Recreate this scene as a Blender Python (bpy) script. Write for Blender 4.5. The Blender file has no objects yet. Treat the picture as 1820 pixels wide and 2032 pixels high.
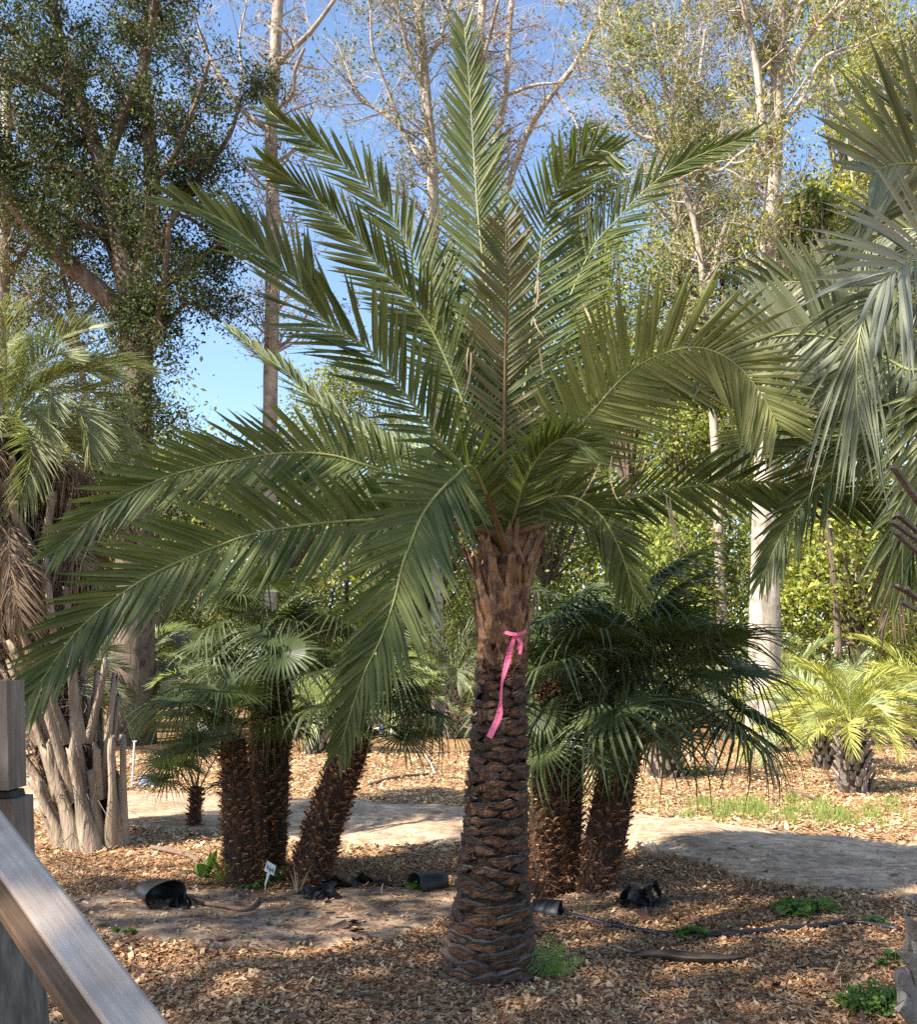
import bpy, math, random
import numpy as np
from mathutils import Vector, Matrix

random.seed(11)
rng = np.random.default_rng(11)
R = math.radians
sc = bpy.context.scene
COL = sc.collection

# ------------------------------------------------------------------ camera
F = 1900.0          # focal length in units where the picture is 1820 x 2032
HOR = 1330.0        # picture row of the horizon
EYE = 1.6
PITCH = math.atan((HOR - 1016.0) / F)
cam_d = bpy.data.cameras.new("camera")
cam = bpy.data.objects.new("camera", cam_d)
COL.objects.link(cam)
cam.location = (0, 0, EYE)
cam.rotation_euler = (math.pi / 2 + PITCH, 0, 0)
cam_d.sensor_fit = 'HORIZONTAL'
cam_d.sensor_width = 36.0
cam_d.lens = 36.0 * F / 1820.0
cam_d.clip_start = 0.05
cam_d.clip_end = 2000
sc.camera = cam
CP, SP = math.cos(PITCH), math.sin(PITCH)
CAM = Vector((0, 0, EYE))

def ray(x, y):
    a, b = (x - 910.0) / F, (1016.0 - y) / F
    return Vector((a, CP - b * SP, SP + b * CP))
def at(x, y, D):
    d = ray(x, y)
    return CAM + d * (D / d.y)
def gnd(x, y):
    d = ray(x, y)
    return CAM + d * (-EYE / d.z)

# ------------------------------------------------------------------ light
SUN_EL, SUN_AZ = R(41), R(-122)      # azimuth measured from +Y towards +X
SUN = Vector((math.sin(SUN_AZ) * math.cos(SUN_EL), math.cos(SUN_AZ) * math.cos(SUN_EL), math.sin(SUN_EL)))
w = bpy.data.worlds.new("World"); sc.world = w; w.use_nodes = True
nt = w.node_tree; nt.nodes.clear()
wo = nt.nodes.new('ShaderNodeOutputWorld'); bg = nt.nodes.new('ShaderNodeBackground')
sky = nt.nodes.new('ShaderNodeTexSky'); sky.sky_type = 'NISHITA'; sky.sun_disc = False
sky.sun_elevation = SUN_EL; sky.sun_rotation = SUN_AZ
sky.air_density = 1.0; sky.dust_density = 0.3; sky.ozone_density = 2.0
tc = nt.nodes.new('ShaderNodeTexCoord'); mp = nt.nodes.new('ShaderNodeMapping')
mp.inputs['Scale'].default_value = (1.2, 1.6, 7.0); mp.inputs['Rotation'].default_value = (0.2, 0.25, 0.3)
nz = nt.nodes.new('ShaderNodeTexNoise'); nz.inputs['Scale'].default_value = 2.2; nz.inputs['Detail'].default_value = 7; nz.inputs['Roughness'].default_value = .62
rp = nt.nodes.new('ShaderNodeValToRGB'); rp.color_ramp.elements[0].position = .52; rp.color_ramp.elements[1].position = .8
rp.color_ramp.elements[1].color = (.22, .22, .22, 1)
mx = nt.nodes.new('ShaderNodeMixRGB'); mx.inputs[2].default_value = (6, 6.4, 7, 1)
nt.links.new(tc.outputs['Generated'], mp.inputs[0]); nt.links.new(mp.outputs[0], nz.inputs[0])
nt.links.new(nz.outputs[0], rp.inputs[0]); nt.links.new(rp.outputs[0], mx.inputs[0])
nt.links.new(sky.outputs[0], mx.inputs[1]); nt.links.new(mx.outputs[0], bg.inputs[0])
bg.inputs[1].default_value = 0.12
nt.links.new(bg.outputs[0], wo.inputs[0])
sd = bpy.data.lights.new("sun", 'SUN'); so = bpy.data.objects.new("sun", sd); COL.objects.link(so)
sd.energy = 5.0; sd.angle = R(0.6); sd.color = (1.0, .93, .82)
so.rotation_euler = (-SUN).to_track_quat('-Z', 'Y').to_euler()
so.location = (0, 0, 30)
sc.view_settings.view_transform = 'Standard'; sc.view_settings.look = 'None'
sc.view_settings.exposure = 1.45; sc.view_settings.gamma = 1.0
sc.render.engine = 'CYCLES'
sc.cycles.max_bounces = 6; sc.cycles.transparent_max_bounces = 8
sc.cycles.diffuse_bounces = 3; sc.cycles.transmission_bounces = 3
sc.cycles.use_denoising = False

# ------------------------------------------------------------------ materials
def mat(name, cols, rough=.65, spec=.35, transl=0.0, noise=None, bump=None, wave=None, tcol=None, island=True, metal=0):
    """cols: colour ramp stops run over a random value per piece; noise=(scale, low, high) multiplies; bump=(scale, strength, stretch)."""
    m = bpy.data.materials.new(name); m.use_nodes = True
    t = m.node_tree; t.nodes.clear()
    N, L = t.nodes.new, t.links.new
    out = N('ShaderNodeOutputMaterial'); p = N('ShaderNodeBsdfPrincipled')
    p.inputs['Roughness'].default_value = rough; p.inputs['Specular IOR Level'].default_value = spec
    p.inputs['Metallic'].default_value = metal
    tcn = N('ShaderNodeTexCoord')
    r = N('ShaderNodeValToRGB'); els = r.color_ramp.elements
    n = len(cols)
    while len(els) < n: els.new(.5)
    if n == 1: cols = list(cols) * 2; n = 2
    for i, c in enumerate(cols):
        els[i].position = i / max(1, n - 1); els[i].color = (*c, 1)
    if island:
        g = N('ShaderNodeNewGeometry'); L(g.outputs['Random Per Island'], r.inputs[0])
    else:
        q = N('ShaderNodeTexNoise'); q.inputs['Scale'].default_value = island or (noise[0] if noise else 5); q.inputs['Detail'].default_value = 6
        ma = N('ShaderNodeMapRange'); ma.inputs[1].default_value = .3; ma.inputs[2].default_value = .7
        L(tcn.outputs['Object'], q.inputs[0]); L(q.outputs[0], ma.inputs[0]); L(ma.outputs[0], r.inputs[0])
    col = r.outputs[0]
    if noise:
        q = N('ShaderNodeTexNoise'); q.inputs['Scale'].default_value = noise[0]; q.inputs['Detail'].default_value = 5
        mq = N('ShaderNodeMapping'); L(tcn.outputs['Object'], mq.inputs[0])
        if len(noise) > 3: mq.inputs['Scale'].default_value = noise[3]
        L(mq.outputs[0], q.inputs[0])
        ma = N('ShaderNodeMapRange'); ma.inputs[1].default_value = .3; ma.inputs[2].default_value = .7
        ma.inputs[3].default_value = noise[1]; ma.inputs[4].default_value = noise[2]
        L(q.outputs[0], ma.inputs[0])
        v = N('ShaderNodeVectorMath'); v.operation = 'SCALE'; L(col, v.inputs[0]); L(ma.outputs[0], v.inputs['Scale'])
        col = v.outputs[0]
    L(col, p.inputs['Base Color'])
    if bump:
        q = N('ShaderNodeTexNoise'); q.inputs['Scale'].default_value = bump[0]; q.inputs['Detail'].default_value = 7
        mq = N('ShaderNodeMapping'); L(tcn.outputs['Object'], mq.inputs[0])
        if len(bump) > 2: mq.inputs['Scale'].default_value = bump[2]
        L(mq.outputs[0], q.inputs[0])
        b = N('ShaderNodeBump'); b.inputs['Strength'].default_value = bump[1]; b.inputs['Distance'].default_value = .02
        L(q.outputs[0], b.inputs['Height']); L(b.outputs[0], p.inputs['Normal'])
    sh = p.outputs[0]
    if transl > 0:
        tr = N('ShaderNodeBsdfTranslucent')
        if tcol: tr.inputs[0].default_value = (*tcol, 1)
        else:
            v = N('ShaderNodeVectorMath'); v.operation = 'MULTIPLY'; v.inputs[1].default_value = (1.5, 1.6, .7)
            L(col, v.inputs[0]); L(v.outputs[0], tr.inputs[0])
        ms = N('ShaderNodeMixShader'); ms.inputs[0].default_value = transl
        L(sh, ms.inputs[1]); L(tr.outputs[0], ms.inputs[2]); sh = ms.outputs[0]
    L(sh, out.inputs[0])
    return m

M = {}
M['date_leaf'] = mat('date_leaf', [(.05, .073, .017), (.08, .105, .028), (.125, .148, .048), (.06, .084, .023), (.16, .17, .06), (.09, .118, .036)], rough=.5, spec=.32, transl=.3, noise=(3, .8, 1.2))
M['date_leaf_lit'] = mat('date_leaf_lit', [(.15, .165, .045), (.2, .21, .07), (.17, .18, .055), (.24, .24, .09)], rough=.5, spec=.32, transl=.3, noise=(3, .8, 1.2))  # brighter copy of date_leaf, light on the right arching frond put into colour
M['date_leaf_dry'] = mat('date_leaf_dry', [(.075, .10, .03), (.14, .11, .05), (.10, .12, .04)], rough=.5, transl=.25)
M['rachis'] = mat('rachis', [(.22, .24, .08)], rough=.5, noise=(8, .8, 1.2))
M['rachis_brown'] = mat('rachis_brown', [(.13, .075, .03)], rough=.6, noise=(8, .7, 1.3))
M['boot'] = mat('boot', [(.065, .028, .014), (.14, .055, .024), (.09, .04, .02), (.045, .027, .018), (.17, .078, .036), (.08, .055, .042)], rough=.7, noise=(34, .35, 1.7, (1, 1, .5)), bump=(60, .9, (1, 1, .35)))
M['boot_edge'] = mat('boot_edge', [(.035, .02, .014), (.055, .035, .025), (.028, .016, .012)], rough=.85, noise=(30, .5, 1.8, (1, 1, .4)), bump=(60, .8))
M['boot_top'] = mat('boot_top', [(.10, .07, .055), (.17, .125, .095), (.12, .09, .07), (.26, .2, .15)], rough=.85, noise=(25, .7, 1.2), bump=(80, .5))
M['stub_brown'] = mat('stub_brown', [(.15, .06, .025), (.085, .042, .025), (.25, .15, .09), (.2, .10, .03), (.12, .075, .055)], island=False, rough=.7, noise=(9, .5, 1.5, (1, 1, .1)), bump=(50, .8, (1, 1, .1)))
M['stub_pale'] = mat('stub_pale', [(.42, .34, .25), (.3, .22, .15), (.5, .42, .33)], rough=.85, noise=(14, .5, 1.2, (1, 1, .15)), bump=(45, .9, (1, 1, .1)))
M['stub_grey'] = mat('stub_grey', [(.2, .16, .13), (.3, .25, .22), (.14, .11, .09), (.36, .31, .27)], rough=.9, noise=(14, .6, 1.2, (1, 1, .2)), bump=(45, .8, (1, 1, .2)))
M['dark_core'] = mat('dark_core', [(.03, .017, .01)], rough=.95, noise=(20, .5, 1.5), bump=(50, 1))
M['fiber'] = mat('fiber', [(.14, .05, .018), (.23, .09, .032), (.09, .036, .016), (.30, .135, .05)], rough=.85)
M['stub_cut'] = mat('stub_cut', [(.2, .12, .07), (.3, .21, .13), (.12, .07, .04)], rough=.85)
M['fan_leaf'] = mat('fan_leaf', [(.045, .065, .018), (.065, .085, .028), (.095, .115, .045), (.055, .075, .028)], rough=.48, spec=.32, transl=.22)
M['fan_leaf_pale'] = mat('fan_leaf_pale', [(.12, .14, .07), (.17, .185, .1), (.09, .11, .05)], rough=.5, spec=.35, transl=.2)
M['fan_petiole'] = mat('fan_petiole', [(.07, .09, .03), (.1, .09, .04)], rough=.5)
M['pindo_grey'] = mat('pindo_grey', [(.09, .105, .05), (.135, .148, .082), (.19, .2, .125), (.07, .085, .038)], rough=.5, spec=.35, transl=.2)
M['pindo_silver'] = mat('pindo_silver', [(.19, .2, .14), (.26, .27, .2), (.14, .155, .1)], rough=.45, spec=.4, transl=.15)
M['pindo_olive'] = mat('pindo_olive', [(.16, .18, .075), (.24, .25, .12), (.13, .15, .06)], rough=.5, transl=.25)
M['pindo_yellow'] = mat('pindo_yellow', [(.36, .37, .09), (.48, .46, .13), (.3, .34, .12)], rough=.5, transl=.3)
M['pindo_pale'] = mat('pindo_pale', [(.28, .33, .15), (.38, .42, .22), (.22, .27, .12)], rough=.5, transl=.3)
M['dead_frond'] = mat('dead_frond', [(.17, .11, .07), (.26, .18, .12), (.10, .065, .04), (.33, .25, .18)], rough=.85, transl=.1)
M['bark_grey'] = mat('bark_grey', [(.24, .19, .15), (.36, .30, .24), (.15, .115, .09)], island=False, rough=.9, noise=(3, .65, 1.25, (1, 1, .25)), bump=(14, 1.0, (1, 1, .2)))
M['bark_dark'] = mat('bark_dark', [(.10, .07, .05), (.16, .115, .085), (.06, .042, .03)], island=False, rough=.9, noise=(4, .6, 1.3, (1, 1, .18)), bump=(14, 1.0, (1, 1, .15)))
M['bark_pale'] = mat('bark_pale', [(.34, .28, .21), (.46, .4, .32), (.2, .15, .11)], island=False, rough=.95, noise=(5, .4, 1.25, (1, 1, .22)), bump=(9, 1.0, (1, 1, .2)))
M['twig'] = mat('twig', [(.3, .25, .2), (.42, .36, .3), (.2, .15, .12)], rough=.9)
M['leaf_dark'] = mat('leaf_dark', [(.022, .034, .01), (.035, .05, .014), (.055, .072, .02), (.028, .042, .014)], rough=.6, spec=.25, transl=.2, noise=(.35, .75, 1.3))
M['leaf_dark_olive'] = mat('leaf_dark_olive', [(.07, .1, .025), (.11, .14, .035), (.16, .18, .05)], rough=.5, transl=.3, noise=(.4, .7, 1.3))
M['leaf_yg'] = mat('leaf_yg', [(.10, .14, .03), (.25, .28, .06), (.38, .38, .09), (.16, .2, .04)], rough=.5, transl=.35, noise=(.55, .4, 1.4))
M['leaf_olive'] = mat('leaf_olive', [(.12, .13, .05), (.2, .2, .08), (.16, .17, .07), (.28, .26, .11)], rough=.55, transl=.3, noise=(.4, .7, 1.3))
M['leaf_yellow'] = mat('leaf_yellow', [(.3, .28, .05), (.42, .38, .07), (.2, .21, .05), (.5, .45, .1)], rough=.55, transl=.35, noise=(.5, .7, 1.3))
M['leaf_rust'] = mat('leaf_rust', [(.3, .09, .05), (.22, .12, .06), (.4, .16, .12), (.16, .12, .06)], rough=.6, transl=.3)
M['leaf_dry'] = mat('leaf_dry', [(.1, .06, .035), (.2, .13, .07), (.25, .2, .1)], rough=.6, transl=.2)
M['weed'] = mat('weed', [(.07, .13, .025), (.11, .19, .04), (.15, .23, .05), (.09, .16, .035)], rough=.5, transl=.3)
M['weed_bright'] = mat('weed_bright', [(.16, .22, .045), (.24, .28, .07), (.3, .32, .12)], rough=.5, transl=.35)
M['chips'] = mat('chips', [(.10, .045, .022), (.26, .11, .048), (.42, .225, .10), (.54, .33, .165), (.62, .41, .22), (.40, .18, .075), (.70, .50, .29), (.30, .125, .052), (.12, .052, .025)], rough=.85, noise=(1.1, .5, 1.3))
M['chips_sunlit'] = mat('chips_sunlit', [(.16, .08, .04), (.42, .24, .11), (.6, .42, .22), (.7, .52, .3), (.5, .3, .15), (.32, .15, .075), (.74, .58, .36)], rough=.8, noise=(1.2, .65, 1.25))  # same chips in paler tones, sunshine beyond the road put into the colour
M['dead_leaf'] = mat('dead_leaf', [(.1, .04, .03), (.16, .07, .045), (.2, .11, .07), (.08, .035, .03)], rough=.7)
M['plastic_black'] = mat('plastic_black', [(.018, .018, .02)], rough=.45, noise=(8, .8, 1.6))
M['sheet_black'] = mat('sheet_black', [(.011, .010, .011)], rough=.6, noise=(14, .7, 2.0), bump=(30, .5))
M['hose_black'] = mat('hose_black', [(.022, .022, .026)], rough=.4, noise=(10, .8, 1.5))
M['pvc'] = mat('pvc', [(.62, .6, .56)], rough=.5, noise=(6, .8, 1.05))
M['ribbon'] = mat('ribbon', [(.85, .16, .30)], rough=.45, spec=.4, transl=.25, tcol=(.9, .2, .35), noise=(60, .8, 1.15), bump=(70, .5))
M['wood_grey'] = None
M['white_tag'] = mat('white_tag', [(.6, .6, .58)], rough=.6, noise=(20, .8, 1.1))
M['ink'] = mat('ink', [(.02, .02, .03)], rough=.6)
M['blue'] = mat('blue', [(.02, .09, .5)], rough=.5)
M['bag'] = mat('bag', [(.17, .18, .23)], rough=.5, noise=(12, .6, 1.6))
M['husk'] = mat('husk', [(.05, .036, .028)], rough=.8, noise=(10, .6, 1.6), bump=(40, .6, (.2, 1, 1)))
M['stick'] = mat('stick', [(.1, .065, .045), (.2, .13, .09)], rough=.9, noise=(10, .7, 1.3))
M['straw'] = mat('straw', [(.4, .28, .16), (.52, .4, .25)], rough=.8)

def wood_mat(name, cols, sx=(1.2, 30, 30), dark=.6):
    m = bpy.data.materials.new(name); m.use_nodes = True
    t = m.node_tree; N, L = t.nodes.new, t.links.new
    p = t.nodes['Principled BSDF']; p.inputs['Roughness'].default_value = .92; p.inputs['Specular IOR Level'].default_value = .12
    tcn = N('ShaderNodeTexCoord'); mq = N('ShaderNodeMapping'); mq.inputs['Scale'].default_value = sx
    q = N('ShaderNodeTexNoise'); q.inputs['Scale'].default_value = 3; q.inputs['Detail'].default_value = 9; q.inputs['Roughness'].default_value = .7
    r = N('ShaderNodeValToRGB'); e = r.color_ramp.elements
    e[0].position = .3; e[0].color = (*cols[0], 1); e[1].position = .7; e[1].color = (*cols[2], 1)
    k = e.new(.5); k.color = (*cols[1], 1)
    q2 = N('ShaderNodeTexNoise'); q2.inputs['Scale'].default_value = 6
    v = N('ShaderNodeMapRange'); v.inputs[1].default_value = .3; v.inputs[2].default_value = .7; v.inputs[3].default_value = .75; v.inputs[4].default_value = 1.15
    sm = N('ShaderNodeVectorMath'); sm.operation = 'SCALE'
    b = N('ShaderNodeBump'); b.inputs['Strength'].default_value = .5; b.inputs['Distance'].default_value = .004
    L(tcn.outputs['Object'], mq.inputs[0]); L(mq.outputs[0], q.inputs[0]); L(q.outputs[0], r.inputs[0])
    L(tcn.outputs['Object'], q2.inputs[0]); L(q2.outputs[0], v.inputs[0])
    L(r.outputs[0], sm.inputs[0]); L(v.outputs[0], sm.inputs['Scale']); L(sm.outputs[0], p.inputs['Base Color'])
    L(q.outputs[0], b.inputs['Height']); L(b.outputs[0], p.inputs['Normal'])
    return m
M['rail_wood'] = wood_mat('rail_wood', [(.36, .28, .225), (.46, .37, .3), (.54, .45, .375)])
M['rail_wood_dark'] = wood_mat('rail_wood_dark', [(.09, .055, .035), (.15, .095, .06), (.2, .13, .085)])
M['log_wood'] = wood_mat('log_wood', [(.05, .045, .038), (.13, .115, .095), (.22, .2, .17)], sx=(9, 9, 1.6))
M['post_wood'] = wood_mat('post_wood', [(.14, .105, .08), (.22, .175, .14), (.29, .24, .195)], sx=(14, 14, 1.0))

def ground_mat(name, stops, vscale, fine, bumps, big=(.35, .8, 1.25)):
    m = bpy.data.materials.new(name); m.use_nodes = True
    t = m.node_tree; N, L = t.nodes.new, t.links.new
    p = t.nodes['Principled BSDF']; p.inputs['Roughness'].default_value = .9; p.inputs['Specular IOR Level'].default_value = .15
    tcn = N('ShaderNodeTexCoord')
    vo = N('ShaderNodeTexVoronoi'); vo.inputs['Scale'].default_value = vscale
    wq = N('ShaderNodeTexNoise'); wq.inputs['Scale'].default_value = vscale * .8; wq.inputs['Detail'].default_value = 4
    ad = N('ShaderNodeMixRGB'); ad.blend_type = 'ADD'; ad.inputs[0].default_value = 2.2 / vscale
    L(tcn.outputs['Object'], ad.inputs[1]); L(wq.outputs['Color'], ad.inputs[2]); L(tcn.outputs['Object'], wq.inputs[0])
    L(ad.outputs[0], vo.inputs[0])
    sp = N('ShaderNodeSeparateColor'); L(vo.outputs['Color'], sp.inputs[0])
    q = N('ShaderNodeTexNoise'); q.inputs['Scale'].default_value = fine; q.inputs['Detail'].default_value = 8; L(tcn.outputs['Object'], q.inputs[0])
    av = N('ShaderNodeMixRGB'); av.inputs[0].default_value = .45; L(sp.outputs[0], av.inputs[1]); L(q.outputs[0], av.inputs[2])
    r = N('ShaderNodeValToRGB'); e = r.color_ramp.elements
    while len(e) < len(stops): e.new(.5)
    for i, (ps, c) in enumerate(stops): e[i].position = ps; e[i].color = (*c, 1)
    L(av.outputs[0], r.inputs[0])
    q3 = N('ShaderNodeTexNoise'); q3.inputs['Scale'].default_value = big[0]; q3.inputs['Detail'].default_value = 6; L(tcn.outputs['Object'], q3.inputs[0])
    v = N('ShaderNodeMapRange'); v.inputs[1].default_value = .3; v.inputs[2].default_value = .7; v.inputs[3].default_value = big[1]; v.inputs[4].default_value = big[2]
    L(q3.outputs[0], v.inputs[0])
    sm = N('ShaderNodeVectorMath'); sm.operation = 'SCALE'; L(r.outputs[0], sm.inputs[0]); L(v.outputs[0], sm.inputs['Scale']); L(sm.outputs[0], p.inputs['Base Color'])
    b = N('ShaderNodeBump'); b.inputs['Strength'].default_value = bumps; b.inputs['Distance'].default_value = .02
    L(av.outputs[0], b.inputs['Height']); L(b.outputs[0], p.inputs['Normal'])
    return m
M['mulch'] = ground_mat('mulch', [(.1, (.06, .03, .016)), (.35, (.18, .085, .04)), (.5, (.32, .18, .085)), (.65, (.44, .27, .135)), (.85, (.55, .38, .2))], 45, 30, .8)
M['sand'] = ground_mat('sand', [(.1, (.24, .135, .075)), (.33, (.45, .29, .175)), (.6, (.60, .41, .265)), (.9, (.74, .54, .37))], 14, 26, 1.0, big=(1.6, .55, 1.15))
M['grey_soil'] = ground_mat('grey_soil', [(.1, (.08, .048, .03)), (.35, (.19, .125, .08)), (.6, (.30, .21, .14)), (.9, (.42, .31, .22))], 14, 24, .8, big=(1.5, .7, 1.3))

# ------------------------------------------------------------------ mesh helpers
class MB:
    def __init__(s): s.v = []; s.f = []; s.m = []
    def add(s, vs, fs, mi=0):
        o = len(s.v); s.v.extend([tuple(p) for p in vs])
        for f in fs: s.f.append(tuple(i + o for i in f)); s.m.append(mi)
    def build(s, name, mats, parent=None, smooth=False, origin=None):
        me = bpy.data.meshes.new(name)
        vs = s.v
        if origin is not None:
            ox, oy, oz = origin
            vs = [(a - ox, b - oy, c - oz) for a, b, c in s.v]
        me.from_pydata(vs, [], s.f)
        if not isinstance(mats, (list, tuple)): mats = [mats]
        for m in mats: me.materials.append(m)
        if len(mats) > 1: me.polygons.foreach_set('material_index', s.m)
        if smooth: me.polygons.foreach_set('use_smooth', [True] * len(s.f))
        o = bpy.data.objects.new(name, me); COL.objects.link(o)
        if origin is not None: o.location = origin
        if parent is not None:
            o.parent = parent
            if origin is not None: o.location = Vector(origin) - parent.location
        return o

def np_mesh(name, V, Q, mats, parent=None, mi=None):
    me = bpy.data.meshes.new(name)
    V = np.asarray(V, dtype=np.float32); Q = np.asarray(Q, dtype=np.int32)
    nf, k = Q.shape
    me.vertices.add(len(V)); me.vertices.foreach_set('co', V.ravel())
    me.loops.add(nf * k); me.loops.foreach_set('vertex_index', Q.ravel())
    me.polygons.add(nf); me.polygons.foreach_set('loop_start', np.arange(0, nf * k, k, dtype=np.int32))
    try: me.polygons.foreach_set('loop_total', np.full(nf, k, dtype=np.int32))
    except Exception: pass
    if not isinstance(mats, (list, tuple)): mats = [mats]
    for m in mats: me.materials.append(m)
    if mi is not None: me.polygons.foreach_set('material_index', np.asarray(mi, dtype=np.int32))
    me.update(calc_edges=True)
    o = bpy.data.objects.new(name, me); COL.objects.link(o)
    if parent is not None: o.parent = parent; o.location = -parent.location
    return o

def tag(o, label=None, cat=None, group=None, kind=None):
    if label: o['label'] = label
    if cat: o['category'] = cat
    if group: o['group'] = group
    if kind: o['kind'] = kind
    return o
def empty(name, loc=(0, 0, 0)):
    o = bpy.data.objects.new(name, None); COL.objects.link(o); o.location = loc; o.empty_display_size = .1
    return o
def rel(o, parent):
    """parent an object whose mesh is in world coordinates"""
    o.parent = parent; o.location = -parent.location
    return o

def catmull(P, n):
    P = [Vector(p) for p in P]
    if len(P) == 2: return [P[0].lerp(P[1], i / n) for i in range(n + 1)]
    Q = [P[0] * 2 - P[1]] + P + [P[-1] * 2 - P[-2]]
    raw = []
    for i in range(1, len(Q) - 2):
        for k in range(12):
            t = k / 12
            raw.append(.5 * ((2 * Q[i]) + (Q[i + 1] - Q[i - 1]) * t + (2 * Q[i - 1] - 5 * Q[i] + 4 * Q[i + 1] - Q[i + 2]) * t * t + (3 * Q[i] - Q[i - 1] - 3 * Q[i + 1] + Q[i + 2]) * t ** 3))
    raw.append(P[-1])
    s = [0]
    for a, b in zip(raw, raw[1:]): s.append(s[-1] + (b - a).length)
    tot = s[-1]; out = []; j = 0
    for i in range(n + 1):
        d = tot * i / n
        while j < len(s) - 2 and s[j + 1] < d: j += 1
        u = (d - s[j]) / max(1e-9, s[j + 1] - s[j])
        out.append(raw[j].lerp(raw[j + 1], min(1, max(0, u))))
    return out

def tube(mb, P, rad, ns=8, mi=0, cap=True, wob=0, flat=1.0):
    P = [Vector(p) for p in P]; n = len(P)
    if not hasattr(rad, '__len__'): rad = [rad] * n
    ref = None; V = []
    for i in range(n):
        T = (P[min(i + 1, n - 1)] - P[max(i - 1, 0)])
        if T.length < 1e-9: T = Vector((0, 0, 1))
        T.normalize()
        if ref is None:
            ref = T.orthogonal().normalized()
        A = ref - T * ref.dot(T)
        if A.length < 1e-6: A = T.orthogonal()
        A.normalize(); ref = A; B = T.cross(A)
        for k in range(ns):
            a = 2 * math.pi * k / ns
            rr = rad[i] * (1 + (random.uniform(-wob, wob) if wob else 0))
            V.append(P[i] + A * math.cos(a) * rr + B * math.sin(a) * rr * flat)
    Fc = [(i * ns + k, i * ns + (k + 1) % ns, (i + 1) * ns + (k + 1) % ns, (i + 1) * ns + k) for i in range(n - 1) for k in range(ns)]
    if cap:
        Fc.append(tuple(range(ns))[::-1]); Fc.append(tuple((n - 1) * ns + k for k in range(ns)))
    mb.add(V, Fc, mi)

def blade(mb, base, d, wv, L, W, droop=0.0, nseg=4, fold=.35, prof=None, mi=0, curl=None, cutoff=1.0):
    """one folded leaflet"""
    nv = d.cross(wv)
    prof = prof or (.45, 1.0, .95, .62, .0)
    V = []
    for k in range(nseg + 1):
        u = k / nseg * cutoff
        x = u * (len(prof) - 1); j = min(int(x), len(prof) - 2); wd = (prof[j] + (prof[j + 1] - prof[j]) * (x - j)) * W * .5
        c = base + d * (L * u) + Vector((0, 0, -droop * L * u * u))
        if curl is not None: c = c + curl * (L * u * u)
        V += [c - wv * wd + nv * (fold * wd), c, c + wv * wd + nv * (fold * wd)]
    Fc = []
    for k in range(nseg):
        a = k * 3
        Fc += [(a, a + 1, a + 4, a + 3), (a + 1, a + 2, a + 5, a + 4)]
    mb.add(V, Fc, mi)

def sm(t): return t * t * (3 - 2 * t)

def frond_mesh(pts, side_fn, n, L, W, t0=.1, a0=62, a1=18, lift=14, droop=.04, jit=6, tipcut=1.0, len_prof=None, roll=28, rr=.012, mbl=None, mbr=None, lside=(1, 1), mi=0, clump=0):
    """leaflets into mbl, rachis into mbr"""
    m = len(pts) - 1
    lp = len_prof or [(0, .35), (.12, .7), (.3, 1.0), (.6, .98), (.85, .72), (1, .42)]
    def lf(t):
        for (a, b), (c, d) in zip(lp, lp[1:]):
            if t <= c: return b + (d - b) * (t - a) / (c - a)
        return lp[-1][1]
    for i in range(n):
        for s in (1, -1):
            u = (i + .5 + (.25 if s > 0 else 0) + random.uniform(-.2, .2)) / n
            if u > 1: continue
            t = t0 + (1 - t0) * u
            x = t * m; j = min(int(x), m - 1); p = pts[j].lerp(pts[j + 1], x - j)
            T = (pts[min(j + 2, m)] - pts[max(j - 1, 0)]).normalized()
            S = side_fn(p, T, t); S = (S - T * S.dot(T)).normalized(); N = T.cross(S)
            A = R(a0 + (a1 - a0) * (u ** 1.1) + random.uniform(-jit, jit))
            B = R(lift + random.uniform(-jit, jit) * 1.4)
            d = (T * math.cos(A) + (S * s * math.cos(B) + N * math.sin(B)) * math.sin(A)).normalized()
            wv = (T - d * T.dot(d)); wv.normalize()
            c = d.cross(wv); ra = R(roll * s + random.uniform(-18, 18))
            wv = wv * math.cos(ra) + c * math.sin(ra)
            LL = L * lf(u) * random.uniform(.88, 1.08) * lside[0 if s > 0 else 1]
            blade(mbl, p, d, wv, LL, W * random.uniform(.8, 1.1) * (.75 + .25 * lf(u)), droop * random.uniform(.3, 1.9), mi=mi)
    if mbr is not None:
        rad = [rr * (1.0 + 1.9 * max(0, 1 - i / m * 5)) * (1 - .75 * i / m) for i in range(m + 1)]
        tube(mbr, pts, rad, 6)

# ------------------------------------------------------------------ ground
def H(x, y):
    v = .022 * np.sin(1.1 * x + .5 * y + 1) + .018 * np.sin(.7 * x - 1.3 * y) + .012 * np.sin(2.7 * x + 1.9 * y + 2) + .008 * np.sin(-3.9 * x + 4.3 * y) + .005 * np.sin(7.1 * x + 5.9 * y + 1.4)
    return v * np.clip((40 - np.hypot(x, y)) / 15, 0, 1) - 0.0
def G(px, py):
    p = gnd(px, py); p.z = float(H(p.x, p.y)); return p

def axis(lo, hi, step, outs):
    a = list(np.arange(lo, hi + 1e-6, step))
    return np.array([lo - o for o in reversed(outs)] + a + [hi + o for o in outs])
xs = axis(-9, 9, .09, [.3, 1, 2, 4, 7, 12, 20, 35, 60, 110, 200, 400])
ys = axis(3, 18, .09, [.3, 1, 2, 4, 7, 12, 20, 35, 60, 110, 200, 400])
X, Y = np.meshgrid(xs, ys, indexing='ij')
V = np.stack([X, Y, H(X, Y)], -1).reshape(-1, 3)
nx, ny = len(xs), len(ys)
I = np.arange(nx * ny).reshape(nx, ny)
Q = np.stack([I[:-1, :-1], I[1:, :-1], I[1:, 1:], I[:-1, 1:]], -1).reshape(-1, 4)
tag(np_mesh('ground', V, Q, M['mulch']), kind='structure')

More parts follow.
